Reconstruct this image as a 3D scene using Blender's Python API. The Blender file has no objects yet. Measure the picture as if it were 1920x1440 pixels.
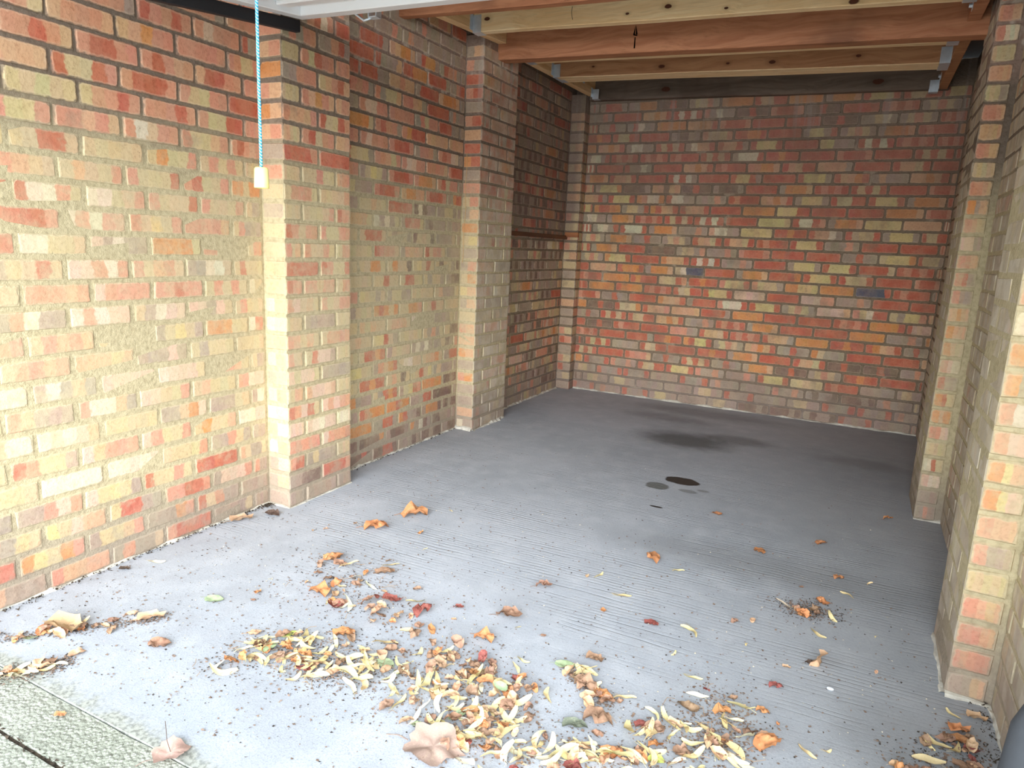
import bpy, bmesh, math, random
from mathutils import Vector, Matrix, noise
random.seed(7)
sc = bpy.context.scene
C = sc.collection

# ---------------------------------------------------------------- camera
def rad(a): return a
CX, CZ, YAW, PITCH, ROLL, FPX = 2.1887, 1.144, 0.4617, -0.1977, 0.0455, 1292.2
fwd = Vector((-math.sin(YAW)*math.cos(PITCH), math.cos(YAW)*math.cos(PITCH), math.sin(PITCH)))
rgt = Vector((math.cos(YAW), math.sin(YAW), 0)); upv = rgt.cross(fwd)
r2 = rgt*math.cos(ROLL) + upv*math.sin(ROLL); u2 = -rgt*math.sin(ROLL) + upv*math.cos(ROLL)
cd = bpy.data.cameras.new('camera'); cam = bpy.data.objects.new('camera', cd); C.objects.link(cam)
M = Matrix((r2, u2, -fwd)).transposed().to_4x4(); M.translation = (CX, 0, CZ)
cam.matrix_world = M
cd.sensor_width = 36.0; cd.lens = 36.0*FPX/1920.0; cd.clip_start = 0.02
sc.camera = cam

# ---------------------------------------------------------------- light
wd = bpy.data.worlds.new('sky'); sc.world = wd; wd.use_nodes = True
bg = wd.node_tree.nodes['Background']
bg.inputs[0].default_value = (0.74, 0.88, 1.0, 1); bg.inputs[1].default_value = 1.9
sun = bpy.data.lights.new('hazy_sun', 'SUN'); sun.energy = 7.4; sun.angle = math.radians(72); sun.color = (0.94, 0.97, 1.0)
so = bpy.data.objects.new('hazy_sun', sun); C.objects.link(so)
sd = Vector((-0.36, 0.91, -0.20))          # travel direction of the light: in through the open front from the right
so.rotation_euler = sd.to_track_quat('-Z', 'Y').to_euler(); so.location = (6, -6, 6)
vs = sc.view_settings
vs.view_transform = 'Standard'; vs.look = 'None'; vs.gamma = 1.0; vs.use_curve_mapping = False; vs.exposure = 1.06
sc.cycles.max_bounces = 8; sc.cycles.diffuse_bounces = 6

# ---------------------------------------------------------------- helpers
def S(r, g, b):
    f = lambda c: (c/255/12.92) if c/255 <= .04045 else ((c/255+.055)/1.055)**2.4
    return (f(r), f(g), f(b))
def link(o, parent=None):
    C.objects.link(o)
    if parent is not None: o.parent = parent
    return o
def mesh_obj(name, bm, mat, parent=None, smooth=False):
    me = bpy.data.meshes.new(name); bm.to_mesh(me); bm.free()
    if smooth:
        for p in me.polygons: p.use_smooth = True
    if mat: me.materials.append(mat)
    return link(bpy.data.objects.new(name, me), parent)
def box(bm, x0, x1, y0, y1, z0, z1, mtx=None):
    vs_ = [bm.verts.new((x, y, z)) for x in (x0, x1) for y in (y0, y1) for z in (z0, z1)]
    for f in ((0,1,3,2),(4,6,7,5),(0,4,5,1),(2,3,7,6),(0,2,6,4),(1,5,7,3)):
        bm.faces.new([vs_[i] for i in f])
    if mtx: bmesh.ops.transform(bm, matrix=mtx, verts=vs_)
    return vs_
def boxbm(*a, bevel=0, seg=1):
    bm = bmesh.new(); box(bm, *a)
    bmesh.ops.recalc_face_normals(bm, faces=bm.faces)
    if bevel: bmesh.ops.bevel(bm, geom=bm.edges[:], offset=bevel, segments=seg, affect='EDGES', profile=.5)
    return bm
def tube(bm, pts, r, n=8, cap=True):
    rings = []
    for i, p in enumerate(pts):
        p = Vector(p)
        d = (Vector(pts[min(i+1, len(pts)-1)]) - Vector(pts[max(i-1, 0)])).normalized()
        a = d.cross(Vector((0.3, 0.9, 0.1))).normalized(); b = d.cross(a)
        rr = r[i] if isinstance(r, (list, tuple)) else r
        rings.append([bm.verts.new(p + (a*math.cos(t*2*math.pi/n) + b*math.sin(t*2*math.pi/n))*rr) for t in range(n)])
    for q, w in zip(rings, rings[1:]):
        for t in range(n): bm.faces.new((q[t], q[(t+1)%n], w[(t+1)%n], w[t]))
    if cap:
        bm.faces.new(rings[0][::-1]); bm.faces.new(rings[-1])
def structure(o): o['kind'] = 'structure'; return o
def tag(o, label, cat, group=None):
    o['label'] = label; o['category'] = cat
    if group: o['group'] = group
    return o

# ---------------------------------------------------------------- node helper
class NT:
    def __init__(s, name):
        s.m = bpy.data.materials.new(name); s.m.use_nodes = True
        s.t = s.m.node_tree; s.b = s.t.nodes['Principled BSDF']
    def n(s, ty, **k):
        nd = s.t.nodes.new(ty)
        for a, v in k.items(): setattr(nd, a, v)
        return nd
    def l(s, a, b): s.t.links.new(a, b)
    def put(s, sock, v):
        if v is None: return
        if isinstance(v, (int, float)): sock.default_value = v
        elif isinstance(v, (tuple, list)):
            v = tuple(v)
            if sock.type == 'RGBA' and len(v) == 3: v += (1,)
            sock.default_value = v
        else: s.l(v, sock)
    def math(s, op, a, b=None, c=None, clamp=False):
        nd = s.n('ShaderNodeMath', operation=op, use_clamp=clamp)
        s.put(nd.inputs[0], a); s.put(nd.inputs[1], b); s.put(nd.inputs[2], c); return nd.outputs[0]
    def vm(s, op, a, b=None):
        nd = s.n('ShaderNodeVectorMath', operation=op); s.put(nd.inputs[0], a)
        if b is not None: s.put(nd.inputs[3] if op == 'SCALE' else nd.inputs[1], b)
        return nd.outputs['Value'] if op in ('LENGTH', 'DISTANCE') else nd.outputs[0]
    def mix(s, f, a, b, bt='MIX'):
        nd = s.n('ShaderNodeMix', data_type='RGBA', blend_type=bt)
        s.put(nd.inputs[0], f); s.put(nd.inputs[6], a); s.put(nd.inputs[7], b); return nd.outputs[2]
    def ramp(s, v, a, b):       # smoothstep a..b
        nd = s.n('ShaderNodeMapRange', interpolation_type='SMOOTHSTEP'); s.put(nd.inputs[0], v)
        nd.inputs[1].default_value = a; nd.inputs[2].default_value = b; return nd.outputs[0]
    def noise(s, vec, scale, detail=3, rough=.55, out=0):
        nd = s.n('ShaderNodeTexNoise'); s.put(nd.inputs['Vector'], vec)
        nd.inputs['Scale'].default_value = scale; nd.inputs['Detail'].default_value = detail; nd.inputs['Roughness'].default_value = rough
        return nd.outputs[out]
    def pos(s): return s.n('ShaderNodeNewGeometry').outputs['Position']
    def sep(s, v):
        nd = s.n('ShaderNodeSeparateXYZ'); s.l(v, nd.inputs[0]); return nd.outputs
    def comb(s, x, y, z):
        nd = s.n('ShaderNodeCombineXYZ'); s.put(nd.inputs[0], x); s.put(nd.inputs[1], y); s.put(nd.inputs[2], z); return nd.outputs[0]
    def bump(s, h, strength, dist):
        nd = s.n('ShaderNodeBump'); nd.inputs['Strength'].default_value = strength; nd.inputs['Distance'].default_value = dist
        s.l(h, nd.inputs['Height']); s.l(nd.outputs[0], s.b.inputs['Normal'])
    def done(s, col, rough=.85, metal=0, spec=.3):
        s.put(s.b.inputs['Base Color'], col); s.put(s.b.inputs['Roughness'], rough); s.put(s.b.inputs['Metallic'], metal)
        s.put(s.b.inputs['Specular IOR Level'], spec); return s.m

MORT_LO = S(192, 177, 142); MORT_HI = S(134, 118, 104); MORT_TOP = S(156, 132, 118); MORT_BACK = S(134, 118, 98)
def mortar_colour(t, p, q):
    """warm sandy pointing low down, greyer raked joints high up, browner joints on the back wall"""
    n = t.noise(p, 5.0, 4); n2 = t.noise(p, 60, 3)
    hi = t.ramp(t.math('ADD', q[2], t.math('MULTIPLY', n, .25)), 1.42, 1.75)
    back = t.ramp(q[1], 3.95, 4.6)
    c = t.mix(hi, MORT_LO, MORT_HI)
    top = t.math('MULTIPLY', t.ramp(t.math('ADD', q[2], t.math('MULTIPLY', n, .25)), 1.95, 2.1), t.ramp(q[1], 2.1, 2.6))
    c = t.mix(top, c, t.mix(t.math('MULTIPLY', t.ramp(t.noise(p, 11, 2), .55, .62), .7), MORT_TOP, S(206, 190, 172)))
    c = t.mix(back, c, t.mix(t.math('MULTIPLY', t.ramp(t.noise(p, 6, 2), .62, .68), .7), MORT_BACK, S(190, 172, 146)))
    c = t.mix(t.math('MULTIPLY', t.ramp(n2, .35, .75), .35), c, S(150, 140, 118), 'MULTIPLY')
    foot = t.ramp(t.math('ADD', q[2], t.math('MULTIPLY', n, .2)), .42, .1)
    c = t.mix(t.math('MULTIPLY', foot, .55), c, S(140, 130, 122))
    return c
def stains(t, c, p, q, amt=1.0):
    """limewash drips under the roof timbers and the sooty patch above the batten in the rear bay"""
    sv = t.comb(t.math('MULTIPLY', q[0], 26), t.math('MULTIPLY', q[1], 26), t.math('MULTIPLY', q[2], 1.6))
    st = t.ramp(t.noise(sv, 1.0, 3), .52, .72)
    high = t.ramp(q[2], 1.75, 2.15)
    far = t.ramp(q[1], 2.1, 2.9)
    c = t.mix(t.math('MULTIPLY', t.math('MULTIPLY', st, high), t.math('MULTIPLY', far, .5*amt)), c, S(176, 166, 156))
    # sooty rear bay
    sx = t.ramp(q[0], .10, .06); sy = t.ramp(q[1], 3.95, 4.08); sz = t.ramp(t.math('ADD', q[2], t.math('MULTIPLY', t.noise(p, 3), .3)), 1.25, 1.5)
    c = t.mix(t.math('MULTIPLY', t.math('MULTIPLY', sx, sy), t.math('MULTIPLY', sz, .42)), c, S(112, 94, 90))
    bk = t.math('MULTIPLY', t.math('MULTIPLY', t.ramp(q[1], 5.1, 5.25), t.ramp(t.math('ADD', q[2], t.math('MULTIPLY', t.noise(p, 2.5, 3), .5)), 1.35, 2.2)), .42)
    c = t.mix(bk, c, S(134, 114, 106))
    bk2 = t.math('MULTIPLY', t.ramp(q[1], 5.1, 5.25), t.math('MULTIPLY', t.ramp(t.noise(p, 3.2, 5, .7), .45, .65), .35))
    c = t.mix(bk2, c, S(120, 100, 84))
    # grimy plinth course dampness
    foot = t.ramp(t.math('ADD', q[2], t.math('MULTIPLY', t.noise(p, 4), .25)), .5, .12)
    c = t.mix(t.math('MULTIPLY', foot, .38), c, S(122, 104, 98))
    return c

def brick_material(kind):
    t = NT('brick_' + kind.lower())
    def at(nm):
        nd = t.n('ShaderNodeAttribute', attribute_type=kind, attribute_name=nm); return nd
    uv = t.n('ShaderNodeUVMap', uv_map='UVMap'); u, v, _ = t.sep(uv.outputs[0])
    p = t.pos(); q = t.sep(p)
    seed = at('seed').outputs['Fac']; ln = at('len').outputs['Fac']
    ps = t.vm('ADD', p, t.comb(seed, seed, 0))
    w = t.math('MULTIPLY', t.math('SUBTRACT', t.noise(ps, 28, 2), .5), .16)
    # kiss marks: blotches curve a little towards top and bottom
    vc = t.math('SUBTRACT', v, .5); 
    uu = t.math('ADD', u, w)
    c = at('s0').outputs['Color']
    for i in range(1, 5):
        c = t.mix(t.ramp(uu, i*.2-.018, i*.2+.018), c, at('s%d' % i).outputs['Color'])
    side = t.mix(t.ramp(t.math('ADD', uu, 0), -.6, -.52), at('s6').outputs['Color'], at('s5').outputs['Color'])
    c = t.mix(t.math('LESS_THAN', u, 0), c, side)
    # firing variation, drag marks and grain
    c = t.mix(t.math('MULTIPLY', t.ramp(t.noise(ps, 14, 4, .6), .35, .7), .30), c, t.mix(.5, c, S(226, 196, 160)))
    c = t.mix(t.math('MULTIPLY', t.ramp(t.noise(ps, 90, 3, .7), .45, .75), .35), c, S(172, 140, 118), 'MULTIPLY')
    pit = t.math('MULTIPLY', t.ramp(t.noise(ps, 170, 1), .72, .78), t.ramp(t.noise(ps, 9, 1), .5, .6))
    c = t.mix(t.math('MULTIPLY', pit, .7), c, S(70, 55, 45))
    # pointing smeared over the arrises
    ue = t.math('ABSOLUTE', u)
    ed = t.math('MULTIPLY', t.math('MINIMUM', ue, t.math('SUBTRACT', 1, ue)), ln)
    vd = t.math('MULTIPLY', t.math('MINIMUM', v, t.math('SUBTRACT', 1, v)), .066)
    # rounded-corner distance
    a = t.math('MAXIMUM', t.math('SUBTRACT', .014, ed), 0); b = t.math('MAXIMUM', t.math('SUBTRACT', .014, vd), 0)
    dd = t.math('SUBTRACT', .014, t.math('SQRT', t.math('ADD', t.math('MULTIPLY', a, a), t.math('MULTIPLY', b, b))))
    dn = t.math('ADD', dd, t.math('MULTIPLY', t.math('SUBTRACT', t.noise(ps, 55, 3), .5), .014))
    low = t.math('MULTIPLY', t.ramp(q[2], 1.55, 1.35), t.ramp(q[1], 4.6, 4.2))
    rim = t.ramp(t.math('SUBTRACT', dn, t.math('MULTIPLY', low, .0028)), .0055, .0005)
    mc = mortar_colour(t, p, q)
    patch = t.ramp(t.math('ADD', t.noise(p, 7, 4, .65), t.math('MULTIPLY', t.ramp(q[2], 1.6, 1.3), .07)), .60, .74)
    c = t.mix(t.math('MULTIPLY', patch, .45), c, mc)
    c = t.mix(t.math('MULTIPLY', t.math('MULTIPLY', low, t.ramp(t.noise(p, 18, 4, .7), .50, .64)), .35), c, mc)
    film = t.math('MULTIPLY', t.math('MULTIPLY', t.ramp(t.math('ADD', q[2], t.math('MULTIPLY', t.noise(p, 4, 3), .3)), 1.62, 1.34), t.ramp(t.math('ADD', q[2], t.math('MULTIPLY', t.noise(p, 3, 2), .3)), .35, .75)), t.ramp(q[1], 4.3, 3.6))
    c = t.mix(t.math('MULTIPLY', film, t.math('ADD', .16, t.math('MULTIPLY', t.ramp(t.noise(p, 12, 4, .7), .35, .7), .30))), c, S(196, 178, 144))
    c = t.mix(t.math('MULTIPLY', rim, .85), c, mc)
    halo = t.math('MULTIPLY', t.ramp(dn, .010, .005), t.math('SUBTRACT', 1, rim))
    c = t.mix(t.math('MULTIPLY', halo, .28), c, S(222, 198, 168))
    gn = t.sep(t.n('ShaderNodeNewGeometry').outputs['Normal'])
    sm = t.math('MULTIPLY', t.math('MULTIPLY', t.ramp(q[0], 2.45, 2.5), t.ramp(gn[0], -.5, -.8)), t.math('ADD', .45, t.math('MULTIPLY', t.ramp(t.noise(t.vm('MULTIPLY', p, (1, 1, .45)), 9, 4, .7), .35, .6), .45)))
    sm2 = t.math('MULTIPLY', t.math('MULTIPLY', t.ramp(q[1], 3.60, 3.62), t.ramp(q[1], 4.06, 4.05)), t.math('MULTIPLY', t.ramp(gn[0], .5, .8), t.math('MULTIPLY', t.ramp(q[0], .3, .2), t.math('ADD', .30, t.math('MULTIPLY', t.ramp(t.noise(p, 8, 4, .7), .35, .6), .4)))))
    c = t.mix(t.math('MAXIMUM', sm, sm2), c, t.mix(t.ramp(t.noise(p, 14, 3), .4, .6), S(176, 162, 140), S(196, 184, 164)))
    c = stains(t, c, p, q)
    h = t.math('ADD', t.math('MULTIPLY', t.noise(ps, 45, 4, .65), 1), t.math('MULTIPLY', rim, -.5))
    t.bump(h, .55, .004)
    return t.done(c, .9, 0, .2)
BRICK = brick_material('OBJECT'); BRICK_STUFF = brick_material('GEOMETRY')

def mortar_material():
    t = NT('mortar'); p = t.pos(); q = t.sep(p)
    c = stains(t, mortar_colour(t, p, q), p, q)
    t.bump(t.noise(p, 70, 5, .7), .8, .006)
    return t.done(c, .95, 0, .1)
MORTAR = mortar_material()

def simple(name, col, rough=.6, metal=0, spec=.4, var=.25, scale=12, bump=0, bs=80, stretch=None, dark=None):
    t = NT(name); p = t.pos()
    if stretch: p = t.vm('MULTIPLY', p, stretch)
    n = t.noise(p, scale, 4)
    c = t.mix(t.math('MULTIPLY', t.ramp(n, .3, .7), var), col, dark or tuple(x*.55 for x in col))
    if bump: t.bump(t.noise(t.pos(), bs, 3), bump, .003)
    return t.done(c, rough, metal, spec)

def wood_material(name, base, dark, knots=(), axis='x', stain=0):
    t = NT(name); p = t.pos(); q = t.sep(p)
    if axis == 'x': g = t.comb(t.math('MULTIPLY', q[0], 1.2), t.math('MULTIPLY', q[1], 18), t.math('MULTIPLY', q[2], 22))
    else: g = t.comb(t.math('MULTIPLY', q[0], 18), t.math('MULTIPLY', q[1], 1.2), t.math('MULTIPLY', q[2], 22))
    warp = t.noise(t.vm('MULTIPLY', p, (2.2, 2.2, 6)), 1.0, 2)
    g2 = t.vm('ADD', g, t.comb(warp, warp, t.math('MULTIPLY', warp, 3)))
    n = t.noise(g2, 1.3, 5, .6); f = t.noise(g2, 7, 4, .7)
    c = t.mix(t.ramp(n, .35, .68), base, dark)
    c = t.mix(t.math('MULTIPLY', t.ramp(f, .45, .7), .35), c, tuple(x*.6 for x in dark))
    if stain: c = t.mix(t.math('MULTIPLY', t.ramp(t.noise(p, 2.6, 3), .5, .72), stain), c, S(70, 52, 42))
    for (kx, kz, ky, r) in knots:
        d = t.vm('LENGTH', t.vm('MULTIPLY', t.vm('SUBTRACT', p, (kx, ky, kz)), (.55, .0 if ky is None else .35, 1.0)))
        d = t.math('ADD', d, t.math('MULTIPLY', t.math('SUBTRACT', t.noise(p, 40, 2), .5), r*.5))
        c = t.mix(t.math('MULTIPLY', t.ramp(d, r*2.6, r*.9), .45), c, tuple(x*.6 for x in dark))
        c = t.mix(t.ramp(d, r, r*.7), c, S(84, 44, 26))
    t.bump(f, .25, .002)
    return t.done(c, .7, 0, .3)

GALV = simple('galvanised_steel', S(214, 222, 230), .32, .55, .6, .25, 40)
WHITE = simple('white_door_paint', S(240, 240, 242), .35, 0, .5, .06, 6)
BLACK = simple('black_rail_paint', S(34, 34, 38), .6, 0, .4, .3, 9)
FILLET = simple('pale_mortar_crust', S(206, 200, 186), .95, 0, .1, .45, 22, 1.0, 70, dark=S(120, 112, 102))

# ---------------------------------------------------------------- bricks
PAL = {'r': S(188, 104, 80), 'p': S(204, 142, 114), 'q': S(212, 176, 152), 'c': S(198, 174, 132), 'w': S(216, 200, 168),
       'o': S(206, 138, 84), 'y': S(208, 184, 126), 'g': S(166, 146, 126), 'd': S(128, 104, 88), 'e': S(208, 162, 124), 'b': S(92, 92, 104)}
def resample(s, n=5):
    return ''.join(s[min(len(s)-1, int((i+.5)*len(s)/n))] for i in range(n))
KISS = ['rccrp', 'pcccp', 'rrrrr', 'prrrp', 'ppppp', 'ceppe', 'cpcpc', 'ccccc', 'pqqqp', 'eeeee', 'gpggp', 'ggggg', 'rpprp', 'opppo', 'eooee', 'pwwpg', 'qqqqq', 'gcccg', 'rrpce', 'crrcc']
def rnd(style):
    pools = {'left': ['pcccp', 'ccccc', 'ccpcc', 'cpcpc', 'pqppq', 'ppppp', 'eeeee', 'qqqqq', 'wwccw', 'gcgcc', 'ggggg', 'rprrp', 'prccr', 'cgccc', 'qpqqp', 'ceoec'],
             'red': ['rrrrr', 'prrrp', 'rpprr', 'ppppp', 'gpppg', 'rpcpr', 'eeppe', 'rgrrg', 'poppp', 'rrdrr', 'eoooe', 'pqppq'],
             'back': ['rrrrr', 'rrrrr', 'rprrr', 'prrrp', 'rccrr', 'rwrwr', 'gcpcg', 'ooooo', 'eeoer', 'ryyyr', 'rcrcr', 'gggpg', 'ddrdd', 'rrorr', 'goooe', 'rprpr', 'ggrgg', 'reecr'],
             'foot': ['ggggg', 'gdggd', 'dddgd', 'gpggg', 'gccgg', 'rgggr', 'pggpg'],
             'sooty': ['ggggg', 'gdgdg', 'ddggd', 'rgggg', 'gcggg', 'gpgpg', 'dpddp', 'gggcg'],
             'smear': ['cgcgc', 'gcwcg', 'qcgcq', 'ccggc', 'wcgcc', 'pcgcc', 'ggccq']}
    return random.choice(pools[style])
def base_brick(D):
    out = []
    for k in range(10):
        bm = bmesh.new(); box(bm, -.5, .5, 0, D, -.5, .5)
        bmesh.ops.recalc_face_normals(bm, faces=bm.faces)
        L, H = .21, .0655
        bmesh.ops.scale(bm, vec=(L, 1, H), verts=bm.verts)
        rs = random.Random(k*13+int(D*1000))
        bmesh.ops.bevel(bm, geom=bm.edges[:], offset=.0045, segments=1, affect='EDGES')
        for v in bm.verts:
            v.co += Vector((rs.uniform(-1, 1)*.0026, rs.uniform(-1, 1)*.0012, rs.uniform(-1, 1)*.0026))
        uvl = bm.loops.layers.uv.new('UVMap')
        for f in bm.faces:
            n = f.normal
            for l in f.loops:
                co = l.vert.co; v_ = min(.995, max(.005, co.z/H+.5))
                if n.x < -.8: u_ = -max(.005, min(.995, co.y/D))
                else: u_ = min(.995, max(.005, co.x/L+.5))
                l[uvl].uv = (u_, v_)
        me = bpy.data.meshes.new('brick'); bm.to_mesh(me); bm.free(); me.materials.append(BRICK)
        out.append(me)
    return out
BASE = {}
def brick_rec(cx, cy, cz, rot, L, D, s, side='gg', H=.0655):
    """face-centre point, heading, length, depth, colour string"""
    return dict(p=(cx, cy, cz), rot=rot, L=L, D=D, s=resample(s), side=resample(side, 2), H=H)
def lay(recs, parent, limit=300):
    """one object per brick; past the limit the rest become one joined part"""
    for r in recs[:limit]:
        D = round(r['D'], 3)
        if D not in BASE: BASE[D] = base_brick(D)
        o = bpy.data.objects.new('brick', random.choice(BASE[D])); C.objects.link(o); o.parent = parent
        o.location = r['p']; o.rotation_euler = (random.uniform(-.006, .006), random.uniform(-.008, .008), r['rot'])
        o.scale = (r['L']/.21, 1, r['H']/.0655)
        for i, ch in enumerate(r['s']): o['s%d' % i] = [x*random.uniform(.93, 1.07) for x in PAL[ch]]
        for i, ch in enumerate(r['side']): o['s%d' % (5+i)] = list(PAL[ch])
        o['len'] = r['L']; o['seed'] = random.uniform(0, 50)
    rest = recs[limit:]
    if rest:
        bm = bmesh.new(); data = []
        uvl = bm.loops.layers.uv.new('UVMap')
        for r in rest:
            D = round(r['D'], 3)
            if D not in BASE: BASE[D] = base_brick(D)
            me = random.choice(BASE[D]); n0 = len(bm.faces); v0 = len(bm.verts)
            bm.from_mesh(me); bm.verts.ensure_lookup_table()
            bmesh.ops.transform(bm, matrix=Matrix.Translation(r['p']) @ Matrix.Rotation(r['rot'], 4, 'Z') @ Matrix.Diagonal((r['L']/.21, 1, r['H']/.0655, 1)), verts=bm.verts[v0:])
            data += [(r, random.uniform(0, 50))]*(len(bm.faces)-n0)
        me = bpy.data.meshes.new('brick'); bm.to_mesh(me); bm.free(); me.materials.append(BRICK_STUFF)
        for i in range(7):
            a = me.attributes.new('s%d' % i, 'FLOAT_COLOR', 'FACE')
            for k, (r, sd_) in enumerate(data): a.data[k].color = (*PAL[(r['s']+r['side'])[i]], 1)
        a = me.attributes.new('len', 'FLOAT', 'FACE'); b = me.attributes.new('seed', 'FLOAT', 'FACE')
        for k, (r, sd_) in enumerate(data): a.data[k].value = r['L']; b.data[k].value = sd_
        o = link(bpy.data.objects.new('brick', me), parent); o['kind'] = 'stuff'
    return
COURSE = .075
def panel(axis, face, a0, a1, joints, rows, strings, style, rot, proud, dirn=1, zmax=99, flt=None):
    """bricks of one wall face. joints(n) -> first joint and pitch; a0..a1 the extent along the wall"""
    recs = []
    for n in rows:
        j0, pitch = joints(n)
        k0 = math.floor((a0-j0)/pitch); edges = [a0]
        k = k0+1
        while j0+k*pitch < a1-.02:
            if j0+k*pitch > a0+.02: edges.append(j0+k*pitch)
            k += 1
        edges.append(a1)
        st = strings.get(n)
        for i, (e0, e1) in enumerate(zip(edges, edges[1:])):
            s = st(i, e0, e1, n) if st else None
            if s is None:
                sty = style(n) if callable(style) else style
                s = rnd(sty)
            if dirn < 0: s = s[::-1]
            L = e1-e0-.0085; m = (e0+e1)/2 + random.uniform(-.0025, .0025); z = n*COURSE+.0375+random.uniform(-.0016, .0016)
            pr = proud(n)+random.uniform(-.0010, .0014)
            P = (face+pr*(1 if rot > 0 else -1), m, z) if axis == 'x' else (m, face-pr, z)
            if flt and not flt(m, z): continue
            recs.append(brick_rec(*P, rot, L, .03, s))
    return recs
HP = math.pi/2
# ================================================================ setting: ground
def floor_material():
    t = NT('tamped_concrete'); p = t.pos(); q = t.sep(p)
    n1 = t.noise(p, 1.3, 4); n2 = t.noise(p, 9, 5, .6); n3 = t.noise(p, 120, 3, .7)
    c = t.mix(t.ramp(n1, .3, .7), S(160, 165, 172), S(176, 180, 187))
    c = t.mix(t.math('MULTIPLY', t.ramp(n2, .4, .75), .45), c, S(192, 195, 200))
    c = t.mix(t.math('MULTIPLY', t.ramp(n3, .5, .75), .35), c, S(124, 126, 130))
    # tamping ridges run across the garage, strongest in the middle
    wv = t.math('ADD', t.math('ADD', q[1], t.math('MULTIPLY', q[0], -.03)), t.math('MULTIPLY', t.noise(t.vm('MULTIPLY', p, (1.5, 5, 1)), 1, 2), .05))
    rg = t.math('ADD', t.math('MULTIPLY', t.math('SINE', t.math('ADD', t.math('MULTIPLY', wv, 330), t.math('MULTIPLY', t.noise(p, 1.5, 3), 14))), .5), .5)
    rv = t.noise(t.comb(t.math('MULTIPLY', q[0], 3), t.math('MULTIPLY', wv, 70), 0), 1, 4, .7)
    zone = t.math('MULTIPLY', t.ramp(q[1], 1.45, 2.1), t.ramp(t.noise(p, 2.1, 3), .38, .62))
    line = t.math('MULTIPLY', t.math('MULTIPLY', t.ramp(rg, .55, .95), t.ramp(rv, .42, .62)), zone)
    c = t.mix(t.math('MULTIPLY', line, .42), c, S(118, 121, 127))
    # pale dust along the walls and near threshold, white scuffs
    scf = t.ramp(t.noise(t.comb(t.math('MULTIPLY', q[0], 14), t.math('MULTIPLY', q[1], 38), 0), 1, 5, .75), .70, .80)
    c = t.mix(t.math('MULTIPLY', scf, .4), c, S(214, 216, 218))
    th = t.ramp(t.math('ADD', q[1], t.math('MULTIPLY', n2, .3)), 1.5, 1.1)
    sp = t.math('MULTIPLY', t.ramp(t.noise(p, 75, 4, .75), .58, .66), t.ramp(q[1], 2.3, 1.1))
    c = t.mix(t.math('MULTIPLY', sp, .42), c, S(128, 128, 128))
    c = t.mix(t.math('MULTIPLY', t.math('MULTIPLY', t.ramp(t.noise(p, 5, 5, .7), .45, .62), t.ramp(q[1], 2.4, 1.4)), .35), c, S(146, 147, 150))
    c = t.mix(t.math('MULTIPLY', t.math('MULTIPLY', t.ramp(t.noise(p, 240, 2, .7), .5, .62), t.ramp(q[1], 2.2, 1.2)), .30), c, S(112, 112, 112))
    c = t.mix(t.math('MULTIPLY', t.ramp(q[1], 2.4, 1.0), .22), c, S(150, 153, 158))
    edge = t.ramp(t.math('ADD', q[1], t.math('MULTIPLY', t.math('SUBTRACT', t.noise(p, 11, 4, .65), .5), .16)), .935, .885)
    c = t.mix(t.math('MULTIPLY', edge, .85), c, t.mix(t.ramp(t.noise(p, 90, 3), .4, .65), S(158, 158, 146), S(112, 112, 100)))
    # floor darkens to the right: shade of the right wall put into colour
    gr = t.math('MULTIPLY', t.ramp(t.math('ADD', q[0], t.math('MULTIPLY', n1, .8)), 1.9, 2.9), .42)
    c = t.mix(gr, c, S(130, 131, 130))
    # oil stains (centre x, y, half sizes, darkness, softness)
    def blot(cx, cy, sx, sy, col, amt, soft, ns=11, nz=.7):
        global _d
        d = t.vm('LENGTH', t.comb(t.math('DIVIDE', t.math('SUBTRACT', q[0], cx), sx), t.math('DIVIDE', t.math('SUBTRACT', q[1], cy), sy), 0))
        d = t.math('ADD', d, t.math('MULTIPLY', t.math('SUBTRACT', t.noise(p, ns, 4), .5), nz))
        return t.math('MULTIPLY', t.ramp(d, 1+soft, 1-soft), amt), col
    wet = None
    for b in [(1.32, 4.22, .26, .17, S(62, 62, 58), .72, .55), (1.60, 4.42, .20, .10, S(78, 77, 72), .5, .5), (1.05, 4.75, .28, .10, S(100, 100, 100), .4, .6),
              (1.25, 5.05, .5, .12, S(104, 104, 104), .45, .6), (2.32, 4.34, .22, .10, S(96, 95, 92), .35, .6), (1.95, 2.6, .5, .12, S(110, 110, 108), .35, .7),
              (1.395, 3.277, .058, .050, S(86, 86, 78), .8, .15), (1.545, 3.285, .045, .024, S(104, 104, 98), .6, .2), (1.61, 3.33, .03, .016, S(112, 112, 108), .6, .2),
              (2.36, 1.75, .10, .16, S(104, 105, 106), .35, .6)]:
        m, col = blot(*b); c = t.mix(m, c, col)
    m1, _ = blot(1.485, 3.425, .088, .058, None, 1, .08, 16, .55)
    m2, _ = blot(1.467, 2.991, .030, .010, None, 1, .12, 40, .5)
    wet = t.math('MAXIMUM', m1, m2); c = t.mix(t.math('MULTIPLY', wet, .96), c, S(26, 27, 26))
    h = t.math('ADD', t.math('ADD', t.math('MULTIPLY', n3, .35), t.math('MULTIPLY', n2, .5)), t.math('MULTIPLY', line, -.8))
    t.bump(h, .45, .004)
    return t.done(c, t.math('SUBTRACT', .82, t.math('MULTIPLY', wet, .35)), 0, .3)
FLOOR = floor_material()
structure(mesh_obj('floor', boxbm(-.1, 2.9, .872, 5.45, -.12, 0), FLOOR))

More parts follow.
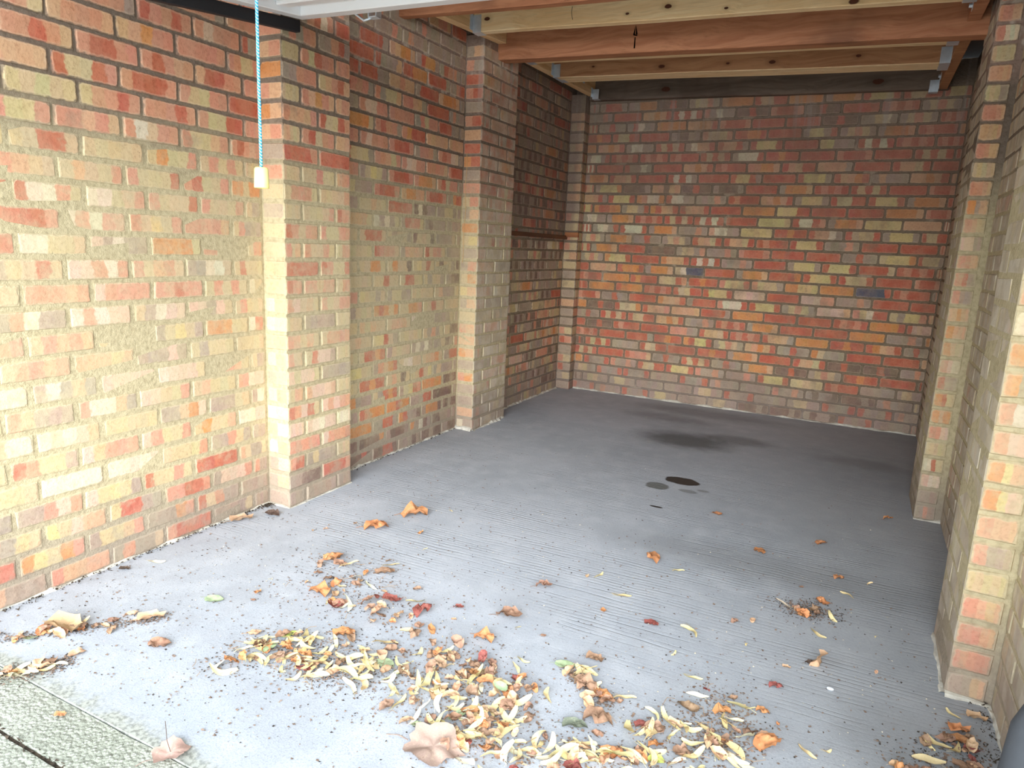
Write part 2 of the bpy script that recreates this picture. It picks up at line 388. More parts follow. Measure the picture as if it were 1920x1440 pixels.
def drive_material():
    t = NT('gritty_driveway'); p = t.pos()
    vo = t.n('ShaderNodeTexVoronoi'); vo.inputs['Scale'].default_value = 110; t.l(p, vo.inputs['Vector'])
    n = t.noise(p, 3, 4); n2 = t.noise(p, 60, 4, .7)
    c = t.mix(t.ramp(n, .3, .7), S(140, 142, 128), S(158, 158, 146))
    c = t.mix(t.math('MULTIPLY', t.ramp(n2, .4, .7), .5), c, S(100, 100, 88))
    c = t.mix(t.math('MULTIPLY', t.ramp(vo.outputs['Distance'], .35, .1), .5), c, S(206, 206, 200))
    t.bump(t.math('ADD', n2, t.math('MULTIPLY', vo.outputs['Distance'], -.6)), .9, .006)
    return t.done(c, .95, 0, .15)
DRIVE = drive_material()
def slab(name, x0, x1, y0, y1, top, seedv):
    bm = bmesh.new(); nx, ny = 60, 3; g = []
    for i in range(nx+1):
        x = x0+(x1-x0)*i/nx
        e0 = .006*noise.noise(Vector((x*7, seedv, 0))); e1 = .006*noise.noise(Vector((x*7, seedv+9, 0)))
        g.append([bm.verts.new((x, (y0+e0)+(y1+e1-y0-e0)*j/ny, top+.002*noise.noise(Vector((x*5, j*3.1, seedv))))) for j in range(ny+1)])
    for i in range(nx):
        for j in range(ny): bm.faces.new((g[i][j], g[i+1][j], g[i+1][j+1], g[i][j+1]))
    ext = bmesh.ops.extrude_face_region(bm, geom=bm.faces[:])
    bmesh.ops.translate(bm, vec=(0, 0, -.12), verts=[e for e in ext['geom'] if isinstance(e, bmesh.types.BMVert)])
    bmesh.ops.recalc_face_normals(bm, faces=bm.faces)
    return structure(mesh_obj(name, bm, DRIVE))
slab('driveway', -.8, 3.6, .742, .868, -.004, 1.0)
slab('driveway', -.8, 3.6, -.9, .732, -.006, 2.0)
bm = bmesh.new(); box(bm, -12, 14, -16, -.9, -.13, -.008); structure(mesh_obj('driveway', bm, simple('pale_bounce_yard', S(196, 194, 186), .9, 0, .2, .15, 3)))  # unseen yard, its pale colour added to bounce light onto joist and door
DIRT = simple('dark_joint_dirt', S(74, 64, 54), .95, 0, .1, .6, 60, 1.0, 120, dark=S(30, 26, 22))
bm = bmesh.new(); rs = random.Random(3)
for i in range(420):                                        # crumbs and twigs packed in the joint between the slabs
    x = rs.uniform(-.1, 2.9); y = .737+rs.gauss(0, .005); r = rs.uniform(.002, .006)
    vv = [bm.verts.new((x+rs.uniform(-1, 1)*r*1.6, y+rs.uniform(-1, 1)*r, -.008+rs.uniform(0, 1)*r*1.6)) for _ in range(4)]
    for f in ((0,1,2),(0,2,3),(0,3,1),(1,3,2)): bm.faces.new([vv[k] for k in f])
box(bm, -.8, 3.6, .729, .745, -.12, -.010)
o = mesh_obj('joint_dirt', bm, DIRT); o['kind'] = 'stuff'
tag(o, 'dark dirt and twigs packed in the joint across the gritty driveway', 'dirt')

# ================================================================ setting: walls
Y1, Y1E, Y2, Y2E, Y3, YB = 2.0775, 2.4767, 3.6176, 4.0537, 5.2056, 5.3056
P = .1212; W = 2.6329; PR = .1079
FRONT = .80
# ---- left wall
wl = structure(mesh_obj('wall_left', boxbm(-.22, 0, FRONT, YB+.22, -.12, 2.40), MORTAR))
B1 = {
0:'eegg peeee gpggc prrrr gggc gg', 1:'r oycop gccep gggop rcpgg gg', 2:'pgc ycqee crrgg pprrp gqqp pg', 3:'g ggpqp qcycg rccpc rrrrr ecgc',
4:'rrcc wwwww wwqwq ccccp ggpcg gg', 5:'rpccg qeppp qpccp cocce wwq', 6:'eew wqwqe ccccc ggcoq gggcc gw', 7:'pcggg pwweg qqccp ceccc pwq',
8:'ww gwgcg qqqqq wqqqc cgpec cg', 9:'cepep eeece gggqg cgccc cccc', 10:'erp cpepe cgygg gcycg ooocc wr', 11:'gpwgg wpwqq cgwqq qqgqc cpcc',
12:'cc pppep qpppp pprpp cpcpc wc', 13:'gccrc qqpwp pcepc ggwwc crcc', 14:'rrr wwccc qgwgg ooooc ppcpp cp', 15:'rrrrp wpwpe pcycp ppppe cpgg',
16:'gpr rwwpc wwccp pcccr pcccp cg', 17:'gpecc ceccp pcccr prccp oco', 18:'oc ccrrc ccccc coccp cpcpc c', 19:'cpccp ppepe pwcpp pccep prpep',
20:'pr ccccc cpprp ppprp pccrr p', 21:'eeeee rccrp prrrp pccpp rrrr', 22:'pp pprpe prrpp prpep errpp pp', 23:'cyppc epppe eeopp ppppp ppccp',
24:'pr prrpp ppppg rpprp pqppp rg', 25:'prrpr gpppg rprpp ppppg eppp'}
def from_left(words, first_end):
    ws = words.split()
    def f(i, e0, e1, n):
        k = round((e1-first_end)/.2110) if e1 < Y1-.01 else len(ws)-1
        if e1 >= Y1-.01: return ws[-1]
        return ws[k] if 0 <= k < len(ws)-1 else None
    return f
st1 = {n: from_left(w, (1.157-.0) if n % 2 == 0 else (1.0765 if len(w.split()) == 6 else 1.2885)) for n, w in B1.items()}
def j1(n): return (1.157, .2095) if n % 2 == 0 else (1.0765, .212)
lo_hi = lambda n: .0018 if n < 19 else .0060
def sty_left(n): return 'foot' if n < 2 else ('left' if n < 19 else 'red')
bay = mesh_obj('brick_bay', boxbm(-.0, .0006, FRONT, Y1, 0, 2.39), MORTAR, wl)
lay(panel('x', 0, FRONT, Y1, j1, range(0, 31), st1, sty_left, HP, lo_hi), bay)
B2 = {
0:'rddrd ddrrd gggdg ddgdd gd', 1:'d ddddo gdddg ogwdg ddggg gg', 2:'ooo ggrrg orggd goood dgd', 3:'g rpooo ooroo gggrr dddd g', 4:'oogg cgror gcyrp ooooo dddd',
5:'ppc rrorr cecdc ccrcy gcgg g', 6:'yyc gpeor cwwcc ceeoc gr', 7:'c crror gcccc gwgwg ggcdg p', 8:'ccecc yyrcg ccccc cgpgc cd', 9:'c ececc ceeec wwccc ggggc g',
10:'gcc oroco ccoop ccrcc cc', 11:'rp yccgc gccgg ccccc ceggg c', 12:'ccc ccrcc crrcc cgccg gd', 13:'c ccooc coccd cycrc cdccg d', 14:'ccc rppec geeee rcppc gg',
15:'c crrrc cgccg dcccd ggggc g', 16:'geec wgwgc grppc gdggg gg', 17:'g ccecc rrrrp dwdgg ggccg g', 18:'ccgg prrrp eooee prrrp gor', 19:'pp gcycg prrrp poooe prcpp g',
20:'rccg ppecp pqqpp ppppe prrr', 21:'p pqppp prrrp gpppg prpqq g', 22:'oooc prppg porrr eeeee eee', 23:'g pqqpp ppppp gpcpp rrrgg g', 24:'rppg pgcce ppeeg rrrrr gpgg',
25:'r rrrgg eepee grrrr eoooe g', 26:'rrr rggge rrooo rrrrg gpr', 27:'g rrrrg eeooe groog grppg g', 28:'gpg gggpg gpggg ggggg ggg', 29:'g gggpg ggggg gpggg ggggg g'}
def from_left2(words, first_end, end):
    ws = words.split()
    def f(i, e0, e1, n):
        k = round((e1-first_end)/.2225) if e1 < end-.01 else len(ws)-1
        return ws[k] if 0 <= k < len(ws) else None
    return f
st2 = {n: from_left2(w, 2.786 if n % 2 == 0 else 2.675, Y2) for n, w in B2.items()}
bay = mesh_obj('brick_bay', boxbm(-.0, .0006, Y1E, Y2, 0, 2.39), MORTAR, wl)
lay(panel('x', 0, Y1E, Y2, lambda n: (2.786, .2225) if n % 2 == 0 else (2.675, .2225), range(0, 31), st2, sty_left, HP, lo_hi), bay)
bay = mesh_obj('brick_bay', boxbm(-.0, .0006, Y2E, Y3, 0, 2.39), MORTAR, wl)
lay(panel('x', 0, Y2E, Y3, lambda n: (4.10, .225) if n % 2 == 0 else (4.2125, .225), range(0, 31), {}, lambda n: 'foot' if n < 3 else ('left' if n < 16 and random.random() < .45 else ('red' if random.random() < .3 else 'sooty')), HP, lambda n: .004), bay)

# ---- piers: every course alternates header/stretcher at the corner
def pier_left(y0, y1, fr, sd_, rows, parent, style):
    o = mesh_obj('brick_pier', boxbm(-.01, P-.004, y0+.004, y1-.004, 0, 2.30), MORTAR, parent)
    L = y1-y0; recs = []
    for n in range(rows):
        z = n*COURSE+.0375; q = L/4
        if L > .3: cuts = [0, q, 3*q, L] if n % 2 == 0 else [0, 2*q, L]
        else: cuts = [0, L]
        ws = fr.get(n, '').split()
        for i, (a, b) in enumerate(zip(cuts, cuts[1:])):
            s = ws[i] if i < len(ws) else rnd(style(n))
            jit = random.uniform(-.0015, .0015)
            if i == 0: recs.append(brick_rec(P+jit, y0+(a+b)/2-.002, z+jit, HP, b-a-.004-.004*(len(cuts) > 2), P-.004, s, sd_.get(n, rnd(style(n))[:3])[::-1]))
            else: recs.append(brick_rec(P+jit, y0+(a+b)/2+.001, z-jit, HP, b-a-.0085, .03, s))
    lay(recs, o)
F1 = {0:'g gggg g', 1:'ggddd rrrrp', 2:'prr gcggg cc', 3:'ppppp qpppp', 4:'qq qwwqq ww', 5:'rpqrc qpqpp', 6:'ce eqqqe cc', 7:'qcqqc ggggg', 8:'pc crqqg cc', 9:'pecec cpppp',
10:'cc ggggg cc', 11:'pqcec pccpp', 12:'rp ppcpp cp', 13:'rrrrr rpccr', 14:'pce pccpc cp', 15:'rpcpp pccpp', 16:'cc ccccp rp', 17:'cpppc ccccp', 18:'cc ccpcc ep', 19:'rrrrp rrrrr',
20:'ec prcpp e', 21:'peeep rccrp', 22:'cc peope ep', 23:'ggppp cepre', 24:'cc pcrpp ppp', 25:'gpgpp ggprg', 26:'g gprwp rrr', 27:'ggpgg ppppg'}
S1 = {0:'gg',1:'gc',2:'gq',3:'we',4:'ew',5:'wq',6:'qp',7:'gc',8:'qe',9:'ce',10:'wq',11:'we',12:'cc',13:'ce',14:'ec',15:'cc',16:'gg',17:'cc',18:'pp',19:'gg',20:'ep',21:'oe',22:'pe',23:'oo',24:'ep',25:'pp'}
pier_left(Y1, Y1E, F1, S1, 31, wl, sty_left)
S2 = {0:'wg',1:'ee',2:'gg',3:'gg',4:'po',5:'gg',6:'oe',7:'ee',8:'pe',9:'cc',10:'ge',11:'ye',12:'co',13:'gp',14:'gg',15:'cy',16:'oo',17:'ge',18:'cp',19:'pp',20:'gg',21:'or',22:'rr',23:'ee',24:'pr',25:'gg',26:'pr',27:'rr',28:'pg',29:'ge'}
pier_left(Y2, Y2E, {}, S2, 30, wl, lambda n: 'foot' if n < 3 else ('left' if n < 18 else 'red'))
pier_left(Y3, YB, {}, {n: random.choice(['cc', 'ce', 'gg', 'rp', 'ee', 'gc', 'pc']) for n in range(3, 31)}, 29, wl, lambda n: 'foot' if n < 3 else 'left')

# ---- back wall
wb = structure(mesh_obj('wall_back', boxbm(-.22, W+.25, YB, YB+.22, -.12, 2.40), MORTAR))
OV = [(float(a), float(b), c) for a, b, c in (s.split(',') for s in """0.45,2.210,ggooo 0.57,2.205,ooooo 0.28,2.211,grrrg 0.52,2.057,grwgg 0.51,1.913,gwwgg 0.97,1.904,gweer 0.20,1.852,gwwgr 0.30,1.773,rrrrr 0.52,1.774,rggwg 0.77,1.765,rrrrr 0.29,1.626,gyyyo 0.54,1.623,ddddg 0.75,1.620,eedee 0.85,1.689,rwrwg 0.66,1.543,opwwo 0.91,1.542,rwwgg 0.30,1.474,orroo 0.51,1.474,gyygr 0.77,1.463,oreer 0.98,1.467,reeer 1.10,1.689,rrrrr 1.33,1.685,ryyrg 1.18,1.611,gdddg 1.28,1.605,gbbgg 1.42,1.606,rrrrr 1.50,1.379,yyyyy 1.38,1.376,rrrrr 1.19,1.328,ewwgg 1.42,1.321,yyyyy 0.52,1.335,rwwwr 0.31,1.340,gwwgr 0.18,1.403,gwwgg 0.85,1.980,gddgg 1.10,1.973,pcccp 1.34,1.970,rroor 1.08,2.118,pgwgg 0.96,2.194,gccpg 1.31,1.836,gwwwr 1.40,1.749,ppooe 1.18,1.903,reerg 0.17,1.546,eeerg 2.17,2.080,ggcwg 2.14,2.016,ydddd 1.73,1.954,gyygr 1.86,1.882,yyggg 1.64,1.894,rrrrr 1.89,1.734,eeeeg 1.77,1.658,ryyyg 1.97,1.658,reeor 2.24,1.651,geggg 2.44,1.645,rrrrr 2.59,1.652,reeed 1.75,1.520,gyyyg 2.19,1.508,ryyyr 2.31,1.425,ooooe 2.10,1.449,rrrrr 2.21,1.372,yyyyy 1.73,1.370,rwwrp 1.88,1.295,reewg 2.12,1.296,rcccr 2.30,1.288,gyyyg 2.42,1.374,eeeee 1.55,1.384,yyyyy 1.66,1.440,yyyrr 1.49,1.658,rrrrr 1.65,1.736,reerr 1.91,1.453,rrrrr 0.44,1.097,oyyyr 0.53,1.181,rrrrr 0.79,1.169,ddddd 0.99,1.163,gccgp 0.66,1.107,rrrrr 0.89,1.099,oeeer 0.28,1.034,eeeee 0.55,1.036,rooor 0.76,1.032,goooe 0.99,1.026,cwbbb 1.20,1.022,rrrrr 0.87,0.951,cccrp 0.69,0.959,rorrr 1.32,0.946,pyyyr 0.29,0.888,ooooo 0.53,0.887,roooo 0.66,0.806,rrrrr 0.89,0.796,oeeer 1.14,0.800,grrrr 1.33,0.792,pwwwr 0.54,0.735,rccco 0.76,0.725,reeep 0.99,0.727,eeeee 1.43,0.865,qqqqq 1.53,0.937,pcccg 1.20,0.722,rrrrg 0.43,0.497,rrrrr 0.63,0.508,rrrrg 0.43,0.359,rrrrr 1.10,0.500,oryyr 0.94,0.426,rrrrr 0.52,0.442,ggggg 0.99,0.566,pppgg 0.67,0.353,rpppe 1.77,1.227,ryyyr 1.88,1.288,dyyyd 2.30,1.285,gcccg 2.12,1.293,ryyyg 1.77,1.078,gyyyg 1.99,1.070,ryyyr 2.32,1.133,cyyyo 2.54,1.133,rcccg 2.24,1.217,rrrrr 1.85,1.151,rrrrr 1.58,1.079,rrrrr 2.17,1.073,rrrrc 2.39,1.057,rrrrr 1.88,0.995,ryyyr 2.10,0.998,rcccr 1.66,1.005,rrrro 1.54,0.934,pccgg 2.21,0.922,bbbbr 1.79,0.935,ooyyy 2.32,0.993,rrrrr 2.00,0.787,qqqqe 1.84,0.853,qqqpp 2.30,0.843,rrrrr 1.66,0.712,rrrrr 1.87,0.706,rrrrr 2.20,0.774,pcwrr 2.42,0.778,cgyyp 2.31,0.699,oooor 2.56,0.701,rqqqq 1.98,0.630,rrrrr 2.22,0.637,ooooo 1.86,0.562,ooooo 2.31,0.547,roeer 2.43,0.475,rrrrr 1.59,0.786,ryyyr 2.08,0.490,ocggg 1.88,0.256,ccccc 2.58,0.478,eeeee 1.69,0.569,reeeg 1.69,0.406,rrrrr""".split())]
recs = panel('y', YB, P-.01, W, lambda n: (.427, .2278) if n % 2 else (.313, .2278), range(0, 30), {}, lambda n: 'foot' if n < 3 or (n == 3 and random.random() < .5) else 'back', 0, lambda n: .003)
for (x, z, s) in OV:
    best = min(recs, key=lambda r: abs(r['p'][0]-x)+4*abs(r['p'][2]-z))
    if not best.get('set'): best['s'] = s; best['set'] = 1
recs.sort(key=lambda r: (abs(r['p'][0]-1.25) > 1.10, -r['p'][2] if False else 0))
recs = sorted(recs, key=lambda r: r['L'] < .08)
lay(recs, wb)

# ---- right wall with its two piers
wr = structure(mesh_obj('wall_right', boxbm(W, W+.22, FRONT, YB+.22, -.12, 2.40), MORTAR))
YR1, YR1E, YR2, YR2E = 3.516, 3.884, 2.0532, 2.4006
for (a, b, seedj) in ((YR2E, YR1, 2.51), (YR1E, YB, 3.95), (FRONT, YR2, 1.0)):
    bay = mesh_obj('brick_bay', boxbm(W-.0006, W, a, b, 0, 2.39), MORTAR, wr)
    lay(panel('x', W, a, b, lambda n: (seedj, .225) if n % 2 == 0 else (seedj+.1125, .225), range(0, 31), {}, lambda n: 'smear' if random.random() < .55 else ('foot' if n < 3 else 'left'), -HP, lambda n: .003, -1), bay)
def pier_right(y0, y1, fr, parent, rows):
    # the headers stop short of the wall; the rest of the face is mortar
    X0 = W-PR
    o = mesh_obj('brick_pier', boxbm(X0+.0004, W+.01, y0+.004, y1-.004, 0, 2.30), MORTAR, parent)
    recs = []
    for n in range(rows):
        z = n*COURSE+.0375; jit = random.uniform(-.0009, .0009); bw = .082 if y0 > 3 else .092
        s = fr.get(n, rnd('left'))
        d = .1075 if n % 2 == 0 else .215
        recs.append(brick_rec(X0+bw/2+.0002, y0+jit, z, 0, bw, d, s, rnd('smear')[:2]))
        yy = y0+d+.009
        while yy < y1-.02:
            e = min(yy+.215, y1)
            if y1-e < .04: e = y1
            recs.append(brick_rec(X0+jit, (yy+e)/2, z, -HP, e-yy-.002, .03, rnd('smear')))
            yy = e+.009
    lay(recs, o)
FR1 = ['gpg','ggg','qww','wrc','ccc','ppq','oeo','orc','rgg','pqw','oec','oee','eoe','pgg','prg','ppe','qqg','pec','oge','ppe','ccc','ppe','eee','ppe','ccg','eee','ccc','pww','ppe','ppq','rpp','rpp']
FR2 = ['gge','ppp','ppe','pee','ccc','pgg','pee','oyq','oye','pqq','pww','oge','ogg','wec','ppe','www','opp','qpp','cee','wec','qqw','pec','cew','ppq']
pier_right(YR1, YR1E, dict(enumerate(FR1)), wr, 30)
pier_right(YR2, YR2E, dict(enumerate(FR2)), wr, 30)

# ---- wall over the opening
wf = structure(mesh_obj('wall_front', boxbm(-.22, W+.22, .78, .88, 2.10, 2.46), MORTAR))

# ---- crusty mortar fillets where brickwork meets the floor
def fillet(name, pts, parent, w=.018, h=.016, mat=FILLET):
    bm = bmesh.new(); prev = None; rs = random.Random(len(pts)+int(pts[0][1]*100))
    for (x0, y0, nx, ny), (x1, y1, mx, my) in zip(pts, pts[1:]):
        L = math.hypot(x1-x0, y1-y0); k = max(2, int(L/.022))
        for i in range(k+1):
            t_ = i/k; x = x0+(x1-x0)*t_; y = y0+(y1-y0)*t_
            ww = w*max(.15, .8+1.2*noise.noise(Vector((x*9, y*9, 3)))+rs.uniform(-.3, .3)); hh = h*max(.1, .8+1.4*noise.noise(Vector((x*11, y*11, 8)))+rs.uniform(-.3, .3))
            cur = [bm.verts.new((x-nx*.01, y-ny*.01, -.01)), bm.verts.new((x-nx*.01, y-ny*.01, hh)), bm.verts.new((x+nx*ww*.45, y+ny*ww*.45, hh*.6)), bm.verts.new((x+nx*ww, y+ny*ww, -.004))]
            if prev:
                for a in range(3): bm.faces.new((prev[a], cur[a], cur[a+1], prev[a+1]))
            prev = cur
        prev = cur
    bmesh.ops.recalc_face_normals(bm, faces=bm.faces)
    return mesh_obj(name, bm, mat, parent)
fillet('mortar_fillet', [(0, .85, 1, 0), (0, Y1, 1, 0)], wl, .012, .010)
fillet('mortar_fillet', [(P, Y1, 1, 0), (P, Y1E, 1, 0)], wl, .010, .008)
fillet('mortar_fillet', [(0, Y1, 0, -1), (P, Y1, 0, -1)], wl, .012, .008)
fillet('mortar_fillet', [(0, Y1E, 1, 0), (0, Y2, 1, 0)], wl, .014, .012)
fillet('mortar_fillet', [(0, Y2, 0, -1), (P, Y2, 0, -1)], wl, .03, .02)
fillet('mortar_fillet', [(P, Y2, 1, 0), (P, Y2E, 1, 0)], wl, .02, .014)
fillet('mortar_fillet', [(0, Y2E, 1, 0), (0, Y3, 1, 0)], wl, .022, .018)
fillet('mortar_fillet', [(P, YB, 0, -1), (W, YB, 0, -1)], wb, .022, .014)
fillet('mortar_fillet', [(W-PR, YR2, 0, -1), (W, YR2, 0, -1)], wr, .014, .014)
fillet('mortar_fillet', [(W-PR, YR1, 0, -1), (W, YR1, 0, -1)], wr, .014, .014)
fillet('mortar_fillet', [(W-PR, YR2E, -1, 0), (W-PR, YR2, -1, 0)], wr, .012, .010)
fillet('mortar_fillet', [(W, YR2, -1, 0), (W, .85, -1, 0)], wr, .014, .016)

# ================================================================ roof
DECK = simple('dark_roof_boards', S(92, 74, 58), .85, 0, .2, .4, 8)
def zr(x, y): return 2.25 + .012*(y-3.7) - .03*x       # underside of the common joists
ce = structure(mesh_obj('ceiling', boxbm(-.25, W+.27, .86, YB+.25, 2.43, 2.47), DECK))
PINE = wood_material('pale_pine', S(250, 222, 174), S(236, 196, 142), [(.255, 2.30, 3.40, .011), (1.215, 2.262, 3.40, .011), (1.48, 2.228, 3.40, .006), (2.0, 2.20, 3.4, .013), (1.02, 2.25, 3.4, .006)])
PINE2 = wood_material('brown_pine', S(188, 138, 98), S(164, 112, 76), [(.9, 2.27, 4.47, .014), (1.55, 2.25, 4.47, .012), (2.0, 2.25, 4.47, .010), (1.3, 2.26, 4.47, .008), (.45, 2.3, 4.47, .008)])
BEAM = wood_material('reddish_beam', S(186, 128, 92), S(160, 102, 70), [], stain=.45)
DARKW = wood_material('dark_rear_timber', S(122, 104, 90), S(100, 84, 72), [(.72, 2.31, 5.25, .02), (2.1, 2.28, 5.25, .02)], stain=.5)
LEDG = wood_material('ledger_pine', S(240, 204, 154), S(220, 176, 124), [], axis='y')
def timber(name, x0, x1, y0, y1, zb0, zb1, h, mat, bev=.003, dz=0):
    """horizontal timber across the garage; its underside falls from zb0 to zb1"""
    bm = boxbm(x0, x1, y0, y1, 0, h, bevel=bev)
    bmesh.ops.subdivide_edges(bm, edges=[e for e in bm.edges if abs(e.verts[0].co.x-e.verts[1].co.x) > .5], cuts=6)
    for v in bm.verts:
        t_ = (v.co.x-x0)/(x1-x0); v.co.z += zb0+(zb1-zb0)*t_ + .0015*math.sin(v.co.x*5+y0*9)
    o = mesh_obj(name, bm, mat, ce)
    if name == 'roof_joist' and mat in (PINE, PINE2):            # undersides painted paler to imitate light bounced off the floor
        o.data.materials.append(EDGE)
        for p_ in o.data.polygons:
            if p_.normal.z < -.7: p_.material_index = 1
    return o
EDGE = wood_material('pine_bounce_lit', S(246, 220, 176), S(232, 196, 146), [])  # pale tone standing in for floor bounce on joist undersides
def hanger(parent, x, yf, yb, z, h, s):
    """galvanised joist hanger: stirrup under the joist end and a face flange each side; s=+1 when the ledger is on the left"""
    bm = bmesh.new(); t_ = .0018; L = .05
    xa, xb = (x, x+L) if s > 0 else (x-L, x)
    box(bm, xa, xb, yf-.003, yb+.003, z-.004, z-.004+t_)                       # seat
    for y in (yf-.003-t_, yb+.003): box(bm, xa, xb, y, y+t_, z-.004, z+h*.55)      # side straps
    for y0, y1 in ((yf-.036, yf-.003), (yb+.003, yb+.036)):                       # face flanges on the ledger
        fx = (x-.001, x+.0015) if s > 0 else (x-.0015, x+.001)
        box(bm, fx[0], fx[1], y0, y1, z+.008, z+h*.62)
        box(bm, fx[0]-.002, fx[1]+.002, (y0+y1)/2-.004, (y0+y1)/2+.004, z+.03, z+.038); box(bm, fx[0]-.002, fx[1]+.002, (y0+y1)/2-.004, (y0+y1)/2+.004, z+.065, z+.073)
    return mesh_obj('joist_hanger', bm, GALV, parent)
XL, XR = .172, 2.44
# ledgers bolted along the side walls
def ledger(x0, x1, y0, y1, z0, z1, h, mat=LEDG):
    bm = boxbm(x0, x1, y0, y1, 0, h, bevel=.002)
    for v in bm.verts: v.co.z += z0+(z1-z0)*(v.co.y-y0)/(y1-y0)
    return mesh_obj('ledger', bm, mat, ce)
def bolt(parent, x, y, z, s):
    bm = bmesh.new()
    box(bm, x-.002*(s < 0), x+.002*(s > 0), y-.018, y+.018, z-.018, z+.018)
    m = Matrix.Translation((x+s*.008, y, z)) @ Matrix.Rotation(HP, 4, 'Y')
    bmesh.ops.create_cone(bm, cap_ends=True, segments=6, radius1=.009, radius2=.009, depth=.012, matrix=m)
    return mesh_obj('bolt', bm, GALV, parent)
lf = ledger(XL-.05, XL, 3.02, 3.78, 2.232, 2.285, .16); lr = ledger(XL-.05, XL, 3.93, 5.25, 2.262, 2.292, .15)
rf = ledger(XR, XR+.05, 3.02, 3.78, 2.175, 2.19, .2, BEAM); rr_ = ledger(XR, XR+.05, 3.93, 5.25, 2.185, 2.215, .2, PINE2)
for (pt, y, z) in ((lf, 3.25, 2.31), (lf, 3.6, 2.33), (lr, 4.3, 2.33), (lr, 5.0, 2.35)): bolt(pt, XL, y, z, 1)
for (pt, y, z) in ((rf, 3.6, 2.20), (rr_, 4.25, 2.27), (rr_, 4.78, 2.24), (rr_, 5.1, 2.26)): bolt(pt, XR, y, z, -1)
A_ = timber('roof_joist', -.04, W+.04, 2.97, 3.02, 2.212, 2.13, .22, BEAM)
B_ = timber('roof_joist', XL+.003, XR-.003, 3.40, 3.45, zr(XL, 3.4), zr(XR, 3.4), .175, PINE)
C_ = timber('roof_beam', .03, W+.02, 3.785, 3.83, 2.205, 2.128, .235, BEAM)
C2 = timber('roof_beam', .03, W+.02, 3.832, 3.885, 2.208, 2.131, .23, BEAM)
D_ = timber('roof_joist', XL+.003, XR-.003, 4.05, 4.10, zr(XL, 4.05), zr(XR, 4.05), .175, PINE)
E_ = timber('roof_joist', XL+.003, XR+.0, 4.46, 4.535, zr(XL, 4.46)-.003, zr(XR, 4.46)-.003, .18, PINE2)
for o_ in (D_,): pass
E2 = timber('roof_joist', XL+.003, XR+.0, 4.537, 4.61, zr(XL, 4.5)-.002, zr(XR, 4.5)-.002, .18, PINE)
K_ = timber('roof_joist', P+.01, XR+.06, 5.245, 5.30, 2.262, 2.215, .16, DARKW)
for (j, yf, yb, h) in ((B_, 3.40, 3.45, .15), (D_, 4.05, 4.10, .14), (E_, 4.46, 4.61, .14), (K_, 5.2, 5.245, .12)):
    hanger(j, XL, yf, yb, zr(XL, yf), h, 1); hanger(j, XR, yf, yb, zr(XR, yf), h, -1)
INK = simple('black_ink', S(28, 24, 22), .8)
bm = bmesh.new()                                           # stencilled arrow on the deep beam
ax, az = .94, 2.20
def poly(pts, y):
    bm.faces.new([bm.verts.new((x, y, z)) for x, z in pts])
for y in (3.7835,):
    poly([(ax-.004, az+.00), (ax+.004, az+.00), (ax+.0025, az+.055), (ax-.0025, az+.055)], y)
    poly([(ax-.012, az+.068), (ax-.002, az+.068), (ax-.001, az+.115)], y); poly([(ax+.003, az+.068), (ax+.013, az+.068), (ax+.001, az+.115)], y)
    poly([(ax-.010, az+.064), (ax+.012, az+.060), (ax+.012, az+.066), (ax-.010, az+.070)], y)
bmesh.ops.solidify(bm, geom=bm.faces[:], thickness=.0006)
mesh_obj('arrow_mark', bm, INK, C_)
bm = bmesh.new(); tube(bm, [(.74+.008*abs(math.sin(i*.5))*-1, 3.399, 2.25+.012*i) for i in range(6)], .0012, 5); mesh_obj('pencil_mark', bm, INK, B_)

# ================================================================ up-and-over door, open overhead
dr = bpy.data.objects.new('door_1', None); C.objects.link(dr); structure(dr)
DX0, DX1 = .17, 2.43
def dz(x, y): return 1.944 + .123*(y-2.14) - .022*(x-.17)
def dbox(name, x0, x1, y0, y1, a, b, mat=WHITE, bev=.003, parent=dr):
    bm = boxbm(x0, x1, y0, y1, a, b, bevel=bev)
    for v in bm.verts: v.co.z += dz(v.co.x, v.co.y)
    return mesh_obj(name, bm, mat, parent)
dbox('panel', DX0+.01, DX1-.01, .12, 2.13, .030, .036)
dbox('frame', DX0, DX0+.05, .10, 2.14, 0, .04); dbox('frame', DX1-.05, DX1, .10, 2.14, 0, .04)
dbox('frame', DX0+.05, DX1-.05, 2.075, 2.14, 0, .04); dbox('frame', DX0+.05, DX1-.05, .10, .16, 0, .04)
for i in range(16):
    y = .20+i*.117
    dbox('rib', DX0+.052, DX1-.052, y, y+.055, .016, .031)
dbox('brace', DX0+.05, DX1-.05, 1.60, 1.64, -.002, .016)
bm = bmesh.new()
for (x0, x1, z0, z1) in ((.478, .482, 0, .05), (.512, .516, 0, .05), (.478, .516, -.001, .002), (.478, .516, .048, .052)):
    box(bm, x0, x1, 2.142, 2.172, dz(.5, 2.14)+z0-.012, dz(.5, 2.14)+z1-.012)
mesh_obj('latch_bracket', bm, GALV, dr)
bm = bmesh.new(); tube(bm, [(.372, 2.13, 2.0-.06), (.40, 2.145, 1.955), (.455, 2.15, 1.918), (.485, 2.155, 1.925)], .0045, 8)
mesh_obj('lifting_rod', bm, GALV, dr, True)
bm = boxbm(.128, .152, .3, 2.15, 0, .042, bevel=.002)
for v in bm.verts: v.co.z += 1.904 + .122*(v.co.y-2.141)
rail = mesh_obj('door_rail', bm, BLACK); tag(rail, 'black steel rail fixed to the left wall under the edge of the open white door', 'rail')

